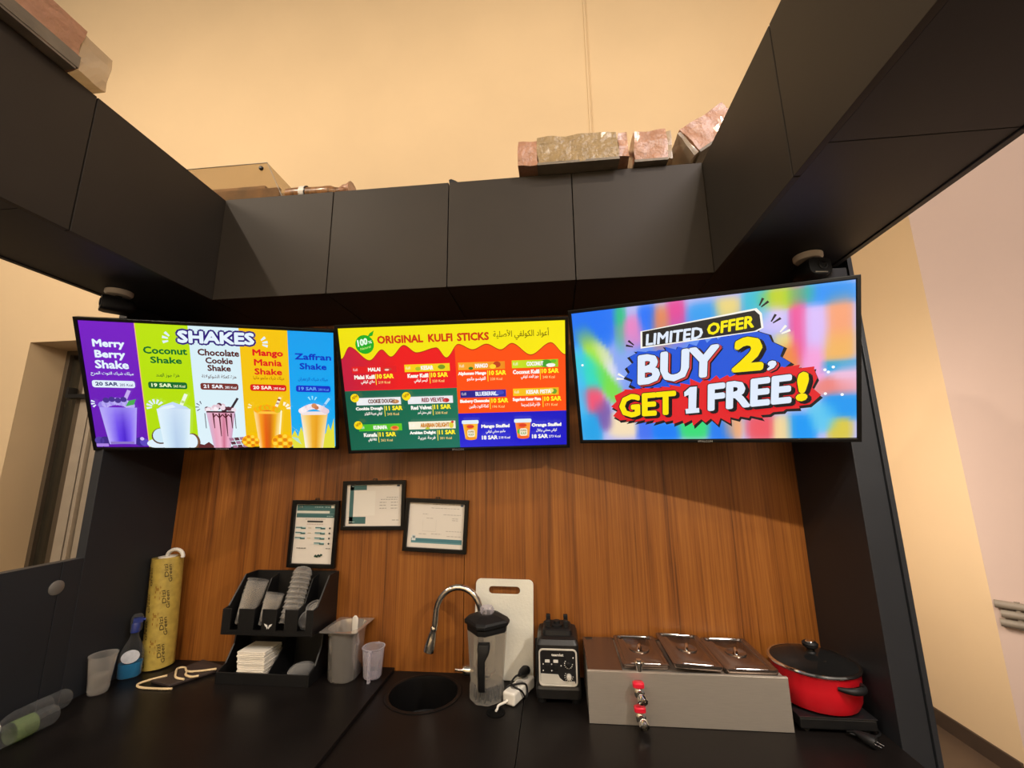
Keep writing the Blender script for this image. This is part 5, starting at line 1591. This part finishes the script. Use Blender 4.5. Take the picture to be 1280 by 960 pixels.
# loose plug at the right end
t = thing('mains_plug', 'loose black mains plug with bare pins on the worktop by the right post', 'plug', (0.966, 1.615, ZR))
mb = MB()
c = Vector((0.955, 1.625, ZR + 0.020))
dp = Vector((0.6, -0.75, -0.12)).normalized()
sdv = Vector((-dp.y, dp.x, 0)).normalized()
upv = sdv.cross(dp) * -1
mb.loft([[c + dp * l + sdv * p[0] + upv * p[1] for p in rrect(0, 0, w, h, 0.45 * min(w, h), 4)] for l, w, h in ((-0.035, 0.010, 0.010), (-0.02, 0.022, 0.020), (0.0, 0.034, 0.030), (0.018, 0.038, 0.032), (0.022, 0.034, 0.028))])
mb.build('plug_body', M_RUBBER, t, smooth=True)
mb = MB()
for s in (-1, 1):
    a0 = c + dp * 0.02 + sdv * (s * 0.009)
    mb.cyl(a0, a0 + dp * 0.019, 0.0022, n=10)
mb.build('plug_pin', M_CHROME, t, smooth=True)
MB().tube(smooth_path([c - dp * 0.034, (0.925, 1.672, ZR + 0.012), (0.97, 1.66, ZR + 0.005), (1.035, 1.69, ZR + 0.004), (1.040, 1.80, ZR + 0.004)]), 0.0035, 8).build('plug_cable', M_RUBBER, t, smooth=True)

# ------------------------------------------------------------------ things on top of the cabinets


def crumple(o, amp, freq, seed):
    from mathutils import noise
    me = o.data
    for v in me.vertices:
        n = noise.noise_vector(v.co * freq + Vector((seed, seed * 2, seed * 3)))
        v.co += n * amp
    me.update()


def parcel(bm_mb, x0, x1, y0, y1, z0, z1, nx=12, ny=5, nz=4, M=None):
    """closed subdivided box for crumpling"""
    bm = bm_mb.bm
    V = {}

    def g(i, j, k):
        if (i, j, k) not in V:
            p = Vector((x0 + (x1 - x0) * i / nx, y0 + (y1 - y0) * j / ny, z0 + (z1 - z0) * k / nz))
            V[i, j, k] = bm.verts.new(M @ p if M else p)
        return V[i, j, k]
    for i in range(nx):
        for j in range(ny):
            for k in (0, nz):
                bm_mb.face([g(i, j, k), g(i + 1, j, k), g(i + 1, j + 1, k), g(i, j + 1, k)])
        for k in range(nz):
            for j in (0, ny):
                bm_mb.face([g(i, j, k), g(i + 1, j, k), g(i + 1, j, k + 1), g(i, j, k + 1)])
    for j in range(ny):
        for k in range(nz):
            for i in (0, nx):
                bm_mb.face([g(i, j, k), g(i, j + 1, k), g(i, j + 1, k + 1), g(i, j, k + 1)])
    return bm_mb


def wrapped(name, label, x0, x1, y0, y1, z0, z1, m, M, over0, over1, seed, cat='carton', group=None, axis=0):
    """a film-wrapped carton: carton, a sleeve of film, and bunched film ends"""
    t = thing(name, label, cat, (0, 0, 0), None, group)
    t.matrix_world = Matrix.Translation((0, 0, ZO)) @ M
    o = parcel(MB(), x0, x1, y0, y1, z0, z1, 14, 6, 5).build('carton', m, t, local=True)
    crumple(o, 0.010, 14, seed)
    b = MB().box(x0 - 0.002, x1 + 0.002, y0 - 0.002, y1 - 0.006, z0 - 0.007, z0 + 0.004).build('carton_base', M_SHADEDBASE, t, local=True)
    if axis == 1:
        MB().box(x1 - 0.02, x1 + 0.004, y0, y1, z0 + 0.001, z0 + 0.042).build('shaded_lower_band', M_SHADEDBASE, t, local=True, label='grey lower band')  # grey strip on the side stands for the shaded underside
    for side, over in ((0, over0), (1, over1)):
        if over <= 0:
            continue
        mb = MB()
        if axis == 0:
            xa, xb = (x0 - over, x0 - 0.001) if side == 0 else (x1 + 0.001, x1 + over)
            parcel(mb, xa, xb, y0 + 0.004, y1 - 0.01, z0 + 0.004, z1 - 0.012, 5, 5, 4)
        else:
            ya, yb = (y0 - over, y0 - 0.001) if side == 0 else (y1 + 0.001, y1 + over)
            parcel(mb, x0 + 0.006, x1 - 0.006, ya, yb, z0 + 0.004, z1 - 0.012, 5, 5, 4)
        o = mb.build('film_end', M_FILM if m is not M_OLIVEWRAP else M_PINKWRAP, t, local=True)
        crumple(o, 0.012, 17, seed + 5)
    return t


I4 = Matrix.Identity(4)
TOPZ = CT + 0.004
wrapped('wrapped_carton', 'long pinkish film-wrapped carton on top of the left side cabinet', -1.80, -1.452, 0.42, 0.955, TOPZ + 0.006, TOPZ + 0.150, M_PINKWRAP, I4, 0, 0.085, 2.0, axis=1, group='film-wrapped cartons on the cabinets')
wrapped('wrapped_carton', 'olive film-wrapped carton overhanging the back cabinets, left of the pink ones', -0.035, 0.298, 1.545, 1.80, TOPZ + 0.008, TOPZ + 0.135, M_OLIVEWRAP, I4, 0.085, 0.042, 4.0, group='film-wrapped cartons on the cabinets')
wrapped('wrapped_carton', 'pink film-wrapped carton on the back cabinets beside the olive one', 0.368, 0.500, 1.575, 1.80, TOPZ + 0.010, TOPZ + 0.150, M_PINKWRAP, I4, 0.0, 0.026, 6.0, group='film-wrapped cartons on the cabinets')
M = Matrix.Translation((0.668, 1.70, TOPZ + 0.138)) @ Matrix.Rotation(math.radians(-33), 4, 'Y')
wrapped('wrapped_carton', 'pink film-wrapped carton tilted up against the right side cabinet corner', -0.085, 0.125, -0.12, 0.10, -0.065, 0.065, M_PINKWRAP, M, 0.02, 0.0, 8.0, group='film-wrapped cartons on the cabinets')
t = thing('black_strap', 'thin black strap bridging two wrapped cartons on the back cabinets', 'strap', (0.36, 1.70, TOPZ + 0.09))
MB().box(-0.06, 0.07, -0.012, 0.012, -0.004, 0.004, Matrix.Translation((0.375, 1.70, TOPZ + 0.145)) @ Matrix.Rotation(math.radians(-14), 4, 'Y')).build('strap_band', M_RUBBER, t)

# clear acrylic bin with leaflets
t = thing('acrylic_bin', 'clear acrylic bin with leaflets on top of the left corner cabinet', 'acrylic bin', (-1.5, 1.75, TOPZ))
bz = TOPZ + 0.002
poly = [(-1.80, bz), (-1.225, bz), (-1.330, bz + 0.210), (-1.80, bz + 0.210)]
for nm, y in (('front_pane', 1.640), ('back_pane', 1.860)):
    MB().prism(poly, 1, y, y + 0.004).build(nm, M_ACRYL, t)
mb = MB().loft([[Vector((-1.225, 1.644, bz)), Vector((-1.225, 1.860, bz)), Vector((-1.229, 1.860, bz)), Vector((-1.229, 1.644, bz))], [Vector((-1.330, 1.644, bz + 0.21)), Vector((-1.330, 1.860, bz + 0.21)), Vector((-1.334, 1.860, bz + 0.21)), Vector((-1.334, 1.644, bz + 0.21))]])
mb.build('sloping_pane', M_ACRYL, t)
MB().box(-1.80, -1.23, 1.644, 1.860, bz, bz + 0.003).build('base_pane', M_ACRYL, t)
MB().lathe([(0.006, 0), (0.010, 0.004), (0.010, 0.012), (0.006, 0.016)], (-1.352, 1.640, bz + 0.175), (0, -1, 0), 16).build('knob', M_PLASTIC, t, smooth=True)
mb = MB()
for k, (x0_, x1_, hh) in enumerate(((-1.76, -1.30, 0.115), (-1.74, -1.40, 0.155), (-1.66, -1.29, 0.125))):
    mb.box(x0_, x1_, 1.70 + 0.03 * k, 1.716 + 0.03 * k, bz + 0.004, bz + 0.004 + hh)
mb.build('leaflets', M_ORANGEC, t)
rim = [Vector((x, 1.640, z)) for x, z in poly[1:]]
MB().tube(rim, 0.0022, 6).build('pane_edge', mat('greenish_acrylic_edge', (96, 84, 58), 0.3), t)

# printed foil bag lying down
t = thing('foil_bag', 'rolled printed foil bag with brown and gold bands lying beside the acrylic bin', 'bag', (-1.06, 1.70, TOPZ))
mb = MB()
rows = []
for k in range(15):
    s = k / 14
    x = -1.215 + 0.30 * s
    r = 0.034 * (0.94 + 0.06 * math.sin(s * 9)) * (1 if s < 0.7 else 1 - 0.42 * math.sin((s - 0.7) / 0.3 * math.pi))
    rows.append([Vector((x, 1.66 + r * math.cos(TAU * i / 14) * 1.1, TOPZ + 0.036 + r * math.sin(TAU * i / 14))) for i in range(14)])
o = mb.loft(rows).build('bag_body', M_SACHET, t, smooth=True)
for x, w, m, nm in ((-1.125, 0.007, M_PANEL, 'dark_band'), (-1.150, 0.028, M_WHITE, 'pale_band')):
    MB().lathe([(0.0362, 0), (0.0375, 0.001), (0.0375, w), (0.0362, w + 0.001)], (x, 1.66, TOPZ + 0.038), (1, 0, 0), 20, caps=(False, False)).build(nm, m, t, smooth=True)
mb = MB()
mb.loft([[Vector((-0.955 + 0.018 * k, 1.66 + (0.03 + 0.006 * k) * math.cos(TAU * i / 12), TOPZ + 0.036 + (0.012 + 0.012 * (k % 2) + 0.006 * k) * math.sin(TAU * i / 12))) for i in range(12)] for k in range(4)])
mb.build('gathered_end', M_PINKWRAP, t, smooth=True)
# little clip on the cabinet edge
t = thing('cable_clip', 'tiny black cable clip on the back cabinet top edge near the middle seam', 'clip', (-0.41, 1.61, CT))
MB().prism([(-0.428, CT + 0.001), (-0.385, CT + 0.001), (-0.400, CT + 0.012), (-0.420, CT + 0.022), (-0.430, CT + 0.018)], 1, 1.605, 1.620).build('clip_body', M_PANEL, t, bevel=0.002)
